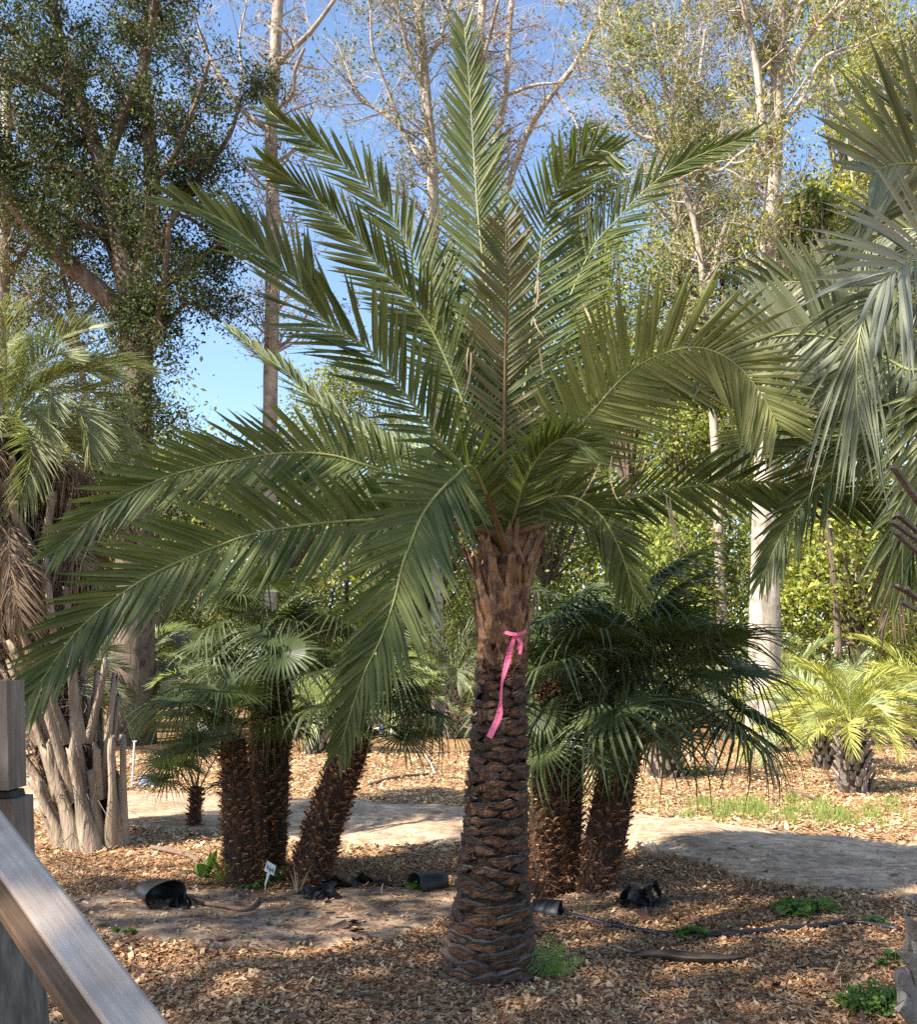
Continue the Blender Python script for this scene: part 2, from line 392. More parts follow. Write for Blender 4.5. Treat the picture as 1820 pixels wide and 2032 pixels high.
def strip(name, far, near, m, lift, rag=.25, nx=160, ny=14):
    """a sheet between two picture-space edges laid just over the ground"""
    fa = catmull([gnd(*p) for p in far], nx); ne = catmull([gnd(*p) for p in near], nx)
    Vv = []
    for i in range(nx + 1):
        a = ne[i]; b = fa[i]
        ja = rag * (.6 * math.sin(i * .37) + .4 * math.sin(i * 1.31 + 2) + .25 * random.uniform(-1, 1)) * .5
        jb = rag * (.6 * math.sin(i * .31 + 1) + .4 * math.sin(i * 1.13) + .25 * random.uniform(-1, 1)) * .5
        dv = (b - a).normalized()
        a2, b2 = a + dv * ja, b + dv * jb
        for k in range(ny + 1):
            p = a2.lerp(b2, k / ny)
            Vv.append((p.x, p.y, float(H(p.x, p.y)) + lift * (min(1, k, ny - k) if (k in (0, ny)) else 1) + (-.012 if k in (0, ny) else 0)))
    Qq = [(i * (ny + 1) + k, i * (ny + 1) + k + 1, (i + 1) * (ny + 1) + k + 1, (i + 1) * (ny + 1) + k) for i in range(nx) for k in range(ny)]
    return tag(np_mesh(name, Vv, Qq, m), kind='structure')
ROAD_FAR = [(-900, 1530), (0, 1548), (250, 1568), (700, 1592), (1260, 1622), (1500, 1648), (1820, 1668), (2600, 1700)]
ROAD_NEAR = [(-900, 1570), (0, 1602), (250, 1640), (700, 1668), (1260, 1695), (1500, 1745), (1820, 1792), (2600, 1900)]
strip('dirt_road', ROAD_FAR, ROAD_NEAR, M['sand'], .03, rag=.3, ny=30)
strip('bare_soil_patch', [(130, 1800), (330, 1768), (560, 1768), (760, 1760), (900, 1758), (960, 1775)], [(120, 1830), (220, 1868), (400, 1880), (600, 1876), (800, 1850), (960, 1800)], M['grey_soil'], .012, rag=.2, ny=16)
strip('bare_soil', [(1080, 1775), (1200, 1745), (1300, 1740), (1400, 1765)], [(1080, 1800), (1200, 1815), (1300, 1812), (1400, 1785)], M['grey_soil'], .012, rag=.12, ny=10)

road_f = [gnd(*p) for p in ROAD_FAR]; road_n = [gnd(*p) for p in ROAD_NEAR]
def interp(pl, x): return np.interp(x, [p.x for p in pl], [p.y for p in pl])

def chips(name, n, xr, yr, size, seed, density_fn=None, m='chips', lab=None, zoff=.004, zr=.02, wf=1.0):
    r = np.random.default_rng(seed)
    y = yr[0] + (yr[1] - yr[0]) * r.random(n) ** 1.0
    x = (r.random(n) * 2 - 1) * (xr[0] + y * xr[1])
    keep = np.ones(n, bool)
    if density_fn is not None: keep = r.random(n) < density_fn(x, y)
    x, y = x[keep], y[keep]; n = len(x)
    z = H(x, y) + zoff + r.random(n) * zr
    a = r.random(n) * 2 * np.pi; L = size * np.minimum(r.lognormal(0, .5, n), 2.4); W = L * (.22 + .4 * r.random(n)) * wf
    tx, ty = r.normal(0, .33, n), r.normal(0, .33, n)
    u = np.stack([np.cos(a), np.sin(a), tx], -1); v = np.stack([-np.sin(a), np.cos(a), ty], -1)
    C = np.stack([x, y, z], -1)
    def k(i, j, c=None):
        return C + u * (L * i * (.8 + .4 * r.random(n)))[:, None] * .5 + v * (W * j * (.7 + .6 * r.random(n)))[:, None] * .5
    VV = np.stack([k(-1, -1), k(1, -1), k(1, 1), k(-1, 1)], 1).reshape(-1, 3)
    return np_mesh(name, VV, np.arange(4 * n).reshape(-1, 4), M[m])

SOIL = [gnd(*p) for p in [(130, 1800), (330, 1765), (560, 1765), (900, 1755), (960, 1780), (800, 1850), (600, 1880), (400, 1884), (220, 1870)]]
def in_poly(x, y, P):
    c = np.zeros(len(x), bool); n = len(P)
    for i in range(n):
        a, b = P[i], P[(i + 1) % n]
        t = ((a.y > y) != (b.y > y)) & (x < (b.x - a.x) * (y - a.y) / (b.y - a.y + 1e-12) + a.x)
        c ^= t
    return c
def dens(x, y):
    yf, yn = interp(road_f, x), interp(road_n, x)
    d = np.where((y > yn) & (y < yf), .05 + .7 * np.exp(-np.minimum(y - yn, yf - y) / .16), 1.0)
    d = np.where(in_poly(x, y, SOIL), .16, d)
    return d
tag(chips('wood_chips', 170000, (.35, .5), (3.9, 8.8), .0165, 1, dens), 'tan and red brown wood chip mulch covering the ground around the date palm', 'mulch', kind='stuff')
tag(chips('wood_chip_litter', 90000, (.5, .52), (8.8, 20), .032, 2, dens, 'chips_sunlit'), 'sunlit wood chip mulch beyond the dirt road', 'mulch', kind='stuff')
tag(chips('leaf_litter', 1400, (.35, .5), (3.9, 9), .042, 3, lambda x, y: np.where(np.sin(2.1 * x + 1.3 * y) + np.sin(3.3 * y - x) > -.3, .8, .15), 'dead_leaf', zoff=.02, zr=.02), 'dark red brown dead leaves lying on the mulch', 'leaf litter', kind='stuff')
tag(chips('straw_litter', 1800, (.35, .5), (3.9, 12), .045, 4, dens, 'straw', zoff=.02, zr=.02, wf=.13), 'thin pale straw and splinters strewn over the mulch', 'straw', kind='stuff')

# ------------------------------------------------------------------ main date palm
gp = G(968, 1950)
D0 = gp.y + .24
palm = empty('date_palm', (at(968, 1950, D0).x, D0, 0.0))
tag(palm, 'tall feather leaved date palm with a scaly brown trunk and pink ribbon', 'palm tree')
prof = [(1975, 969, 90), (1950, 969, 87), (1900, 971, 83), (1850, 973, 78), (1800, 976, 73), (1740, 979, 67), (1680, 982, 63), (1600, 985, 61), (1520, 988, 57), (1450, 990, 54), (1380, 993, 51), (1320, 996, 49), (1250, 999, 50), (1180, 1001, 52), (1120, 1004, 48), (1070, 1006, 38)]
def tr(y):
    ys_ = [p[0] for p in prof][::-1]
    return float(np.interp(y, ys_, [p[1] for p in prof][::-1])), float(np.interp(y, ys_, [p[2] for p in prof][::-1])) * D0 / F
mb = MB()
core = []; crad = []
for y, x, r_ in prof:
    core.append(at(x, y, D0)); crad.append(r_ * D0 / F - .035)
core[0].z = -.05
tube(mb, core, crad, 20, mi=1)
def boot_scale(mb, c, ang, r, w, h, out, seed, ledge=0):
    """one lens shaped leaf scar"""
    rs = random.Random(seed)
    na, nb = 8, 5
    V = []; cols_ = []
    sk = rs.uniform(-.35, .35); n1, n2 = rs.uniform(0, 6), rs.uniform(3, 8)
    for j in range(nb + 2):
        for i in range(na + 1):
            a = -1 + 2 * i / na
            hh = h * (1 - abs(a) ** 2.2) * (1 + sk * a) * (1 + .12 * math.sin(a * 5 + seed)) + .003
            if j <= nb:
                b = -1 + 2 * j / nb
                rad = r - .03 + out * (1 - a ** 4) * (.25 + .75 * math.sin(max(0, (b + 1) / 2) * math.pi * .5) ** .6) + .018
            else:
                b = .86; rad = r - .03
            b2 = b * .86 if j <= nb else .8 + ledge
            th = ang + a * w / r * .5
            z = hh * b2 * .5 + sk * .02 * a + rs.uniform(-.0015, .0015)
            rad += rs.uniform(-.0035, .0035) + .004 * math.sin(a * n2 + n1); z += .005 * math.sin(a * n2 * .8 + n1)
            V.append(c + Vector((math.sin(th) * rad, -math.cos(th) * rad, z)))
    Fc = [];
    for j in range(nb + 1):
        for i in range(na):
            q = j * (na + 1) + i
            Fc.append((q, q + 1, q + na + 2, q + na + 1))
    o = len(mb.v); mb.v.extend([tuple(v) for v in V])
    for n_, f in enumerate(Fc):
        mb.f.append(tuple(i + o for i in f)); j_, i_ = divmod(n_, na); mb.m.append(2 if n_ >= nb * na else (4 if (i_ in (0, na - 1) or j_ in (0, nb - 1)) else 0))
y = 1958; row = 0
while y > 1298:
    x, r_ = tr(y); step = 22 if y > 1700 else 18
    n = 9
    for k in range(n):
        ang = (k + .5 * (row % 2) + .1 * math.sin(row * 1.7)) / n * 2 * math.pi + random.uniform(-.2, .2)
        if random.random() < .02: continue
        yy = y + random.uniform(-6, 6) + 4 * math.sin(ang * 1 + 2)
        low = max(0, (yy - 1780) / 170)
        c = at(x, yy, D0)
        boot_scale(mb, c, ang, r_, 2 * math.pi * r_ / n * random.uniform(1.15, 1.8), (.058 + .022 * low) * random.uniform(.7, 1.2), .017 + .026 * low + random.uniform(-.007, .009), row * 31 + k, .05 + .5 * low)
    # stray fibres
    for k in range(26):
        ang = random.uniform(0, 6.28); p = at(x, y + random.uniform(-10, 10), D0)
        rr_ = r_ + random.uniform(-.006, .016)
        a2 = ang + random.uniform(-.35, .35)
        q = [p + Vector((math.sin(a) * rr_, -math.cos(a) * rr_, dz)) for a, dz in ((ang, 0), ((ang + a2) / 2, random.uniform(-.01, .02)), (a2, random.uniform(-.03, .03)))]
        tube(mb, q, .0012, 3, mi=3, cap=False)
    y -= step; row += 1
rel(mb.build('trunk', [M['boot'], M['dark_core'], M['boot_top'], M['fiber'], M['boot_edge']], smooth=False), palm)

# upright leaf bases near the crown
def leaf_base(mb, base, d, outv, L, w0, w1, th=.02, mi=0, seed=0, cup=.4, ragged=.03):
    rs = random.Random(seed)
    sd_ = d.cross(outv).normalized(); o_ = sd_.cross(d).normalized()
    ns = 7; V = []
    tops = [rs.uniform(-ragged, ragged) for _ in range(6)]
    for k in range(ns + 1):
        u = k / ns
        wd = (w0 * (1 - sm(min(1, u * 1.5))) + w1 * sm(min(1, u * 1.5))) * (1 + .1 * math.sin(u * 5 + seed))
        c = base + d * (L * u) + o_ * (.05 * L * u * u)
        for i in range(5):
            a = -1 + i / 2
            e = d * (tops[i] if k == ns else 0)
            V.append(c + sd_ * (wd * a * .5) + o_ * (th - cup * wd * a * a * .5) + e)
        for i in range(4, -1, -1):
            a = -1 + i / 2
            e = d * (tops[i] if k == ns else 0)
            V.append(c + sd_ * (wd * a * .5 * .96) - o_ * (th * .4 + cup * wd * a * a * .5) + e)
    Fc = []
    for k in range(ns):
        for i in range(10):
            a = k * 10 + i; b = k * 10 + (i + 1) % 10
            Fc.append((a, b, b + 10, a + 10))
    Fc.append(tuple(ns * 10 + i for i in range(10)))
    mb.add(V, Fc, mi)
nb_ = 0
for (yy, n, Lp, tilt, off) in ((1322, 7, 130, 3, 0), (1282, 7, 125, 6, .4), (1240, 7, 120, 9, .1), (1200, 7, 110, 13, .5), (1160, 7, 100, 16, .2), (1120, 7, 85, 17, .3), (1090, 7, 70, 14, .6)):
    for k in range(n):
        ang = (k + off) / n * 6.2832 + random.uniform(-.15, .15)
        x, r_ = tr(yy)
        c = at(x, yy + random.uniform(-10, 10), D0); out = Vector((math.sin(ang), -math.cos(ang), 0))
        d = (Vector((0, 0, 1)) * math.cos(R(tilt)) + out * math.sin(R(tilt + random.uniform(-4, 7)))).normalized()
        b = MB(); L = Lp * D0 / F * random.uniform(.75, 1.15)
        leaf_base(b, c + out * (r_ * .82), d, out, L, .17, random.uniform(.025, .06), .011, seed=nb_, cup=.14, ragged=.06)
        rel(b.build('leaf_base', M['stub_brown']), palm); nb_ += 1
# hair of fibre between leaf bases
mb = MB()
for i in range(1100):
    yy = random.uniform(1060, 1325); x, r_ = tr(yy); ang = random.uniform(0, 6.28)
    p = at(x, yy, D0); a2 = ang + random.uniform(-.5, .5)
    tube(mb, [p + Vector((math.sin(a) * q, -math.cos(a) * q, z)) for a, q, z in ((ang, r_ * .9, 0), ((ang + a2) / 2, r_ * 1.02, random.uniform(-.02, .03)), (a2, r_ * 1.02, random.uniform(-.06, .06)))], .0013, 3, cap=False)
rel(mb.build('fibre_net', M['fiber']), palm)

# fronds: rachis in picture coordinates with a depth offset from the trunk, then options
def view_side(roll):
    def fn(p, T, t):
        Vw = (p - CAM).normalized(); S = T.cross(Vw)
        if S.length < 1e-4: S = Vector((1, 0, 0))
        S.normalize(); B = T.cross(S).normalized()
        return S * math.cos(R(roll)) + B * math.sin(R(roll))
    return fn
C0 = (1005, 1075, 0)
fronds = [
 # points (px,py,dD), n, leaflet px, roll, dict
 ([C0, (995, 850, .15), (975, 640, .3), (951, 450, .4), (937, 250, .45), (930, 144, .45), (922, 55, .42)], 76, 185, 8, dict(a0=58, a1=22, lift=3, roll=4, W=.029)),
 ([(1003, 1080, -.1), (1001, 900, -.2), (1003, 700, -.3), (1006, 560, -.4), (1004, 436, -.5)], 44, 150, 5, dict(a0=58, a1=38, lift=10, dry=1, rr=.016)),
 ([C0, (1040, 780, .2), (1068, 540, .25), (1083, 432, .2), (1101, 389, .1), (1122, 349, 0), (1148, 320, -.1), (1180, 299, -.2), (1215, 305, -.28)], 58, 185, 10, dict(a0=60, a1=30, lift=8, lside=(1.0, 1.05))),
 ([(1012, 1075, .1), (1070, 800, .4), (1120, 620, .6), (1176, 493, .75), (1219, 443, .8), (1269, 389, .85), (1320, 346, .85), (1370, 317, .85), (1424, 295, .8), (1485, 272, .75)], 66, 155, -12, dict(a0=60, a1=16, lift=10)),
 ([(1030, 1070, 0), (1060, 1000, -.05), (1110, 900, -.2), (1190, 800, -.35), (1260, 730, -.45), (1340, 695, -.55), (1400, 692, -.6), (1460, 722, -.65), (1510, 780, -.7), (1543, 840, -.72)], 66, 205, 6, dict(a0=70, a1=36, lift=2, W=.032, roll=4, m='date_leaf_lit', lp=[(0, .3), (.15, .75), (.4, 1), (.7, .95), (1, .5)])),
 ([(1000, 1070, .1), (960, 860, .3), (880, 660, .35), (800, 470, .3), (726, 367, .2), (683, 331, .15), (629, 288, .1), (582, 259, .05), (535, 222, 0)], 64, 160, 15, dict(a0=58, a1=16, lift=12)),
 ([(995, 1070, .05), (930, 830, .1), (870, 680, .1), (827, 612, .05), (784, 565, 0), (744, 518, -.05), (708, 475, -.1), (672, 439, -.12), (629, 396, -.15), (582, 360, -.2), (530, 325, -.25)], 68, 165, -15, dict(a0=56, a1=18, lift=12)),
 ([(990, 1070, -.1), (930, 950, -.2), (845, 834, -.4), (780, 752, -.5), (744, 705, -.55), (701, 672, -.6), (647, 640, -.65), (590, 561, -.7), (540, 518, -.72), (464, 453, -.75), (405, 420, -.78), (350, 400, -.8)], 72, 185, 22, dict(a0=54, a1=14, lift=22)),
 ([(990, 1060, .2), (900, 980, .4), (800, 915, .5), (700, 845, .6), (612, 784, .65), (576, 745, .68), (522, 705, .7), (457, 655, .72)], 54, 110, 50, dict(a0=45, a1=18, lift=10)),
 ([(985, 1065, 0), (880, 985, .05), (762, 935, .1), (719, 921, .1), (655, 903, .08), (565, 899, 0), (468, 913, -.05), (396, 928, -.1), (331, 946, -.15), (252, 982, -.2), (194, 1021, -.25), (144, 1061, -.3), (112, 1095, -.33)], 74, 170, 14, dict(a0=62, a1=20, lift=10)),
 ([(985, 1075, -.15), (900, 1045, -.3), (791, 1032, -.45), (690, 1034, -.55), (590, 1044, -.65), (497, 1061, -.75), (425, 1086, -.8), (353, 1115, -.85), (295, 1143, -.88), (234, 1183, -.9), (162, 1242, -.95), (124, 1289, -1), (92, 1336, -1.03), (55, 1390, -1.05)], 78, 180, 12, dict(a0=60, a1=20, lift=12, W=.03)),
 ([(995, 1075, -.25), (965, 980, -.5), (935, 925, -.7), (899, 950, -.9), (870, 978, -1.0), (849, 1004, -1.05), (831, 1036, -1.1), (816, 1076, -1.15), (798, 1122, -1.18), (784, 1186, -1.2), (755, 1270, -1.2), (725, 1330, -1.2), (700, 1400, -1.18), (676, 1480, -1.15)], 74, 165, 6, dict(a0=64, a1=18, lift=8, lp=[(0, .2), (.2, .85), (.4, 1), (.6, .9), (.85, .6), (1, .35)])),
 ([(1015, 1075, -.1), (1080, 1040, -.15), (1150, 1010, -.1), (1320, 974, 0), (1381, 964, .02), (1471, 956, .03), (1561, 960, .03), (1633, 967, .02), (1705, 989, 0), (1759, 1010, -.05), (1830, 1050, -.1), (1890, 1110, -.12)], 74, 165, 30, dict(a0=48, a1=22, lift=6)),
 # fill behind and around
 ([(1010, 1075, .2), (1060, 850, .6), (1090, 680, .8), (1110, 520, .9), (1120, 430, .9)], 52, 190, 0, dict(a0=80, a1=40, lift=4)),
 ([(1000, 1075, .2), (970, 900, .6), (940, 760, .8), (900, 600, .95), (880, 500, 1.0)], 50, 165, 10, dict(a0=60, a1=30, lift=8)),
 ([(1015, 1075, .2), (1100, 930, .6), (1180, 820, .8), (1260, 760, .9), (1350, 760, 1.0), (1420, 800, 1.1)], 52, 150, 25, dict(a0=60, a1=25, lift=10)),
 ([(1012, 1075, -.1), (1070, 1000, -.2), (1130, 985, -.25), (1190, 1020, -.25), (1230, 1090, -.25), (1260, 1180, -.2)], 50, 120, 20, dict(a0=55, a1=25, lift=4, droop=.12)),
 ([(995, 1075, .2), (930, 960, .6), (860, 900, .8), (780, 880, 1.0), (690, 910, 1.1), (620, 970, 1.15)], 52, 140, 20, dict(a0=60, a1=25, lift=8)),
 ([(1000, 1075, .3), (960, 980, .9), (900, 930, 1.3), (840, 960, 1.5), (800, 1040, 1.6)], 44, 120, 15, dict(a0=60, a1=25, lift=5, droop=.1)),
 ([(1005, 1070, .2), (1020, 900, .7), (1040, 760, 1.1), (1060, 660, 1.4)], 44, 170, 0, dict(a0=65, a1=30, lift=5)),
 ([(1000, 1070, .1), (985, 900, .3), (950, 780, .5), (905, 690, .7), (850, 620, .8)], 48, 150, 15, dict(a0=60, a1=25, lift=10)),
 ([(1010, 1075, -.1), (1040, 960, -.35), (1075, 900, -.5), (1120, 870, -.62), (1170, 880, -.7)], 40, 120, 30, dict(a0=55, a1=25, lift=10)),
 ([(990, 1075, -.1), (940, 1010, -.2), (880, 985, -.25), (820, 1000, -.25), (770, 1050, -.25), (740, 1120, -.22)], 46, 110, 25, dict(a0=55, a1=25, lift=4, droop=.12)),
]
for pts, n, Lp, roll, kw in fronds:
    kw = dict(kw)
    dry = kw.pop('dry', 0); lm = kw.pop('m', 'date_leaf'); W = kw.pop('W', .0285); kw.setdefault('roll', 14); lp = kw.pop('lp', None)
    pts = [(1003 + random.uniform(-10, 10), 1120, pts[0][2] * .3)] + [(pts[0][0], pts[0][1] - 12, pts[0][2])] + list(pts[1:])
    P = catmull([at(x, y, D0 + d) for x, y, d in pts], 40)
    a, b = MB(), MB()
    frond_mesh(P, view_side(roll), int(n * 1.2), Lp * .9 * (D0 - .2) / F, W, t0=.16, mbl=a, mbr=b, len_prof=lp, **kw)
    for k in range(14):                                   # short thorns on the stalk
        t = random.uniform(.05, .2); p = P[int(t * 40)]
        dd = Vector((random.uniform(-1, 1), random.uniform(-1, 1), random.uniform(0, .8))).normalized()
        tube(b, [p, p + dd * random.uniform(.04, .11)], [.003, .0005], 4)
    cut = 6 * 1 if not dry else 41
    b.m = [1 if i < (9 if Lp != 205 else 16) * 6 else 0 for i in range(len(b.f))]
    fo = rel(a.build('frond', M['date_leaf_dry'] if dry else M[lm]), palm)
    st = b.build('stalk', [M['rachis_brown'] if dry else M['rachis'], M['rachis_brown']], smooth=True); st.parent = fo

for (x, y, dd, L, vx) in ((1066, 538, -.5, 90, .1), (1074, 560, -.5, 60, -.1), (1070, 690, -.5, 70, .15), (1058, 628, -.5, 50, .2), (935, 700, -.4, 100, .03), (930, 690, -.4, 60, -.2), (880, 868, -.4, 70, -.4), (1155, 600, -.3, 60, .5), (1215, 905, -.4, 110, -.25), (1190, 920, -.4, 100, -.4), (1330, 990, -.3, 120, .02), (1322, 980, -.3, 130, .1)):
    b = MB(); p = at(x, y, D0 + dd); d = Vector((vx, 0, -1)).normalized()
    blade(b, p, d, Vector((.7, -.6, .1)).normalized(), L * D0 / F, random.uniform(.008, .014), 0, nseg=6, curl=Vector((random.uniform(-.4, .4), -.1, .1)), prof=(.5, 1, .9, .6, .1))
    rel(b.build('dry_leaflet', M['straw']), palm)
# ribbon
def ribbon(pts, n=24):
    mb = MB(); P = catmull([p for p, _ in pts], n)
    ws = np.interp(np.linspace(0, 1, n + 1), np.linspace(0, 1, len(pts)), [w_ for _, w_ in pts])
    V = []
    for i, p in enumerate(P):
        T = (P[min(i + 1, n)] - P[max(i - 1, 0)]).normalized(); Vw = (p - CAM).normalized()
        S = T.cross(Vw).normalized(); tw = .5 * math.sin(i * .5)
        S = S * math.cos(tw) + Vw * math.sin(tw)
        V += [p - S * ws[i] / 2, p + Vw * .0012, p + S * ws[i] / 2]
    mb.add(V, [q for i in range(n) for q in ((3 * i, 3 * i + 1, 3 * i + 4, 3 * i + 3), (3 * i + 1, 3 * i + 2, 3 * i + 5, 3 * i + 4))])
    return mb
DR = D0 - tr(1300)[1] - .075
rb = empty('marking_ribbon', at(1026, 1260, DR)); tag(rb, 'bright pink plastic tape knotted on the date palm, one long tail hanging', 'ribbon')
px = D0 / F
seq = [(1022, 1261, .0, 6), (1014, 1285, -.01, 11), (1004, 1325, -.01, 11), (997, 1352, -.005, 9), (994, 1382, .0, 4), (993, 1403, 0, 6), (990, 1422, -.01, 12), (980, 1444, -.02, 13), (971, 1463, -.025, 12)]
rel(ribbon([(at(x, y, DR + d), w_ * px) for x, y, d, w_ in seq]).build('long_tail', M['ribbon']), rb)
seq = [(1026, 1260, 0, 8), (1032, 1272, -.012, 9), (1033, 1285, -.006, 8), (1032, 1298, 0, 6)]
rel(ribbon([(at(x, y, DR + d), w_ * px) for x, y, d, w_ in seq], 12).build('short_tail', M['ribbon']), rb)
seq = [(1002, 1254, .02, 6), (1012, 1257, -.005, 8), (1026, 1259, -.01, 7), (1036, 1256, .0, 7), (1044, 1252, .03, 7)]
rel(ribbon([(at(x, y, DR + d), w_ * px) for x, y, d, w_ in seq], 12).build('band', M['ribbon']), rb)
k_ = MB(); tube(k_, [at(1022, 1258, DR - .012), at(1026, 1260, DR - .02), at(1031, 1261, DR - .012)], [.006, .011, .006], 8)
rel(k_.build('knot', M['ribbon'], smooth=True), rb)

# ------------------------------------------------------------------ fan palms
def make_fan(seed, Rf, n=38, spread=165, split=.42, droopk=.25, pale=False, pet=.5, bend=35):
    rs = random.Random(seed)
    mb = MB()
    for i in range(n):
        a = R(-spread + 2 * spread * (i + .5) / n)
        L = Rf * (1 - .3 * (abs(a) / R(spread)) ** 2) * rs.uniform(.9, 1.06)
        dth = R(2 * spread / n)
        ws = L * split * dth * .46
        upv = Vector((0, 0, 1)); d = Vector((math.cos(a), math.sin(a), .12 * (abs(a) / R(spread)) ** 2 * 1.6)).normalized()
        wv = Vector((-math.sin(a), math.cos(a), 0)); nv = d.cross(wv)
        V = []; us = [0.02, split * .5, split, split + .2, split + .42, 1.0]; wds = [.004, ws * .52, ws, ws * .72, ws * .42, .0008]
        dk = droopk * rs.uniform(.2, 1.8); sb = rs.uniform(-.05, .05)
        for u, wd in zip(us, wds):
            over = max(0, u - split) / (1 - split)
            c = d * (L * u) + Vector((0, 0, -dk * L * over ** 2)) + wv * (sb * L * over ** 2)
            f_ = .55 * wd
            V += [c - wv * wd - nv * f_ * -1, c, c + wv * wd + nv * f_]
        mb.add(V, [q for k in range(5) for q in ((3 * k, 3 * k + 1, 3 * k + 4, 3 * k + 3), (3 * k + 1, 3 * k + 2, 3 * k + 5, 3 * k + 4))])
    pt = MB(); a = R(bend)
    base = Vector((-pet * math.cos(a), 0, -pet * math.sin(a))); mid = base * .5 + Vector((0, 0, .06 * pet + .02))
    tube(pt, catmull([base, mid, Vector((0, 0, 0)), Vector((.04, 0, -.005))], 8), [.011, .01, .009, .008, .0075, .007, .0065, .006, .004], 5)
    me1 = mb.build('fan_leaf', M['fan_leaf_pale'] if pale else M['fan_leaf']); me2 = pt.build('petiole', M['fan_petiole'])
    m1, m2 = me1.data, me2.data
    bpy.data.objects.remove(me1); bpy.data.objects.remove(me2)
    return m1, m2, base
FANS = [make_fan(1, .44, droopk=.2, bend=25), make_fan(2, .5, 42, droopk=.45, pet=.6, bend=40), make_fan(3, .42, 34, spread=150, droopk=.7, pet=.5, bend=55), make_fan(4, .52, 44, spread=140, droopk=.3, pet=.7, bend=45), make_fan(5, .38, 34, droopk=.15, pet=.38, bend=20)]
FANL = [make_fan(11, .5, 42, droopk=.45, pet=.95, bend=40), make_fan(12, .54, 44, spread=145, droopk=.35, pet=.8, bend=35)]
FANP = [make_fan(6, .42, 36, droopk=.6, pale=True, pet=.5, bend=45), make_fan(7, .36, 36, droopk=.25, pale=True, pet=.4, bend=30)]

def put(mesh, name, X_, up, loc, parent, scale=1.0, roll=0):
    Xv = X_.normalized(); Yv = up.cross(Xv)
    if Yv.length < 1e-3: Yv = Vector((0, 1, 0))
    Yv.normalize(); Zv = Xv.cross(Yv)
    if roll:
        Yv, Zv = Yv * math.cos(roll) + Zv * math.sin(roll), Zv * math.cos(roll) - Yv * math.sin(roll)
    m = Matrix((Xv, Yv, Zv)).transposed().to_4x4()
    m = Matrix.Translation(loc) @ m @ Matrix.Scale(scale, 4)
    o = bpy.data.objects.new(name, mesh); COL.objects.link(o)
    if parent is not None:
        o.parent = parent; m = Matrix.Translation(-parent.location) @ m
    o.matrix_local = m
    return o

def fan_leaf_at(root, top, d, kind, scale, droop_a):
    """d is the petiole direction"""
    me, mp_, base = kind
    upv = Vector((0, 0, 1)); sdv = upv.cross(d)
    if sdv.length < .05: sdv = Vector((random.uniform(-1, 1), random.uniform(-1, 1), 0))
    sdv.normalize()
    a = math.atan2(-base.z, -base.x)
    # blade axis lies below the petiole direction by a
    Zd = d.cross(sdv).normalized()
    if Zd.z < 0 and d.z < .98: pass
    Xb = d * math.cos(a) - Zd * math.sin(a)
    Yb = sdv; Zb = Xb.cross(Yb).normalized()
    rot = Matrix((Xb, Yb, Zb)).transposed()
    if rot.determinant() < 0: rot = Matrix((Xb, -Yb, Zb)).transposed()
    tw = Matrix.Rotation(random.uniform(-.5, .5), 3, d)
    rot = tw @ rot
    loc = Vector(top) - rot @ (base * scale)
    o = bpy.data.objects.new('fan_leaf', me); COL.objects.link(o); o.parent = root
    o.matrix_local = Matrix.Translation(loc - root.location) @ rot.to_4x4() @ Matrix.Scale(scale, 4)
    p = bpy.data.objects.new('petiole', mp_); COL.objects.link(p); p.parent = o
    return o

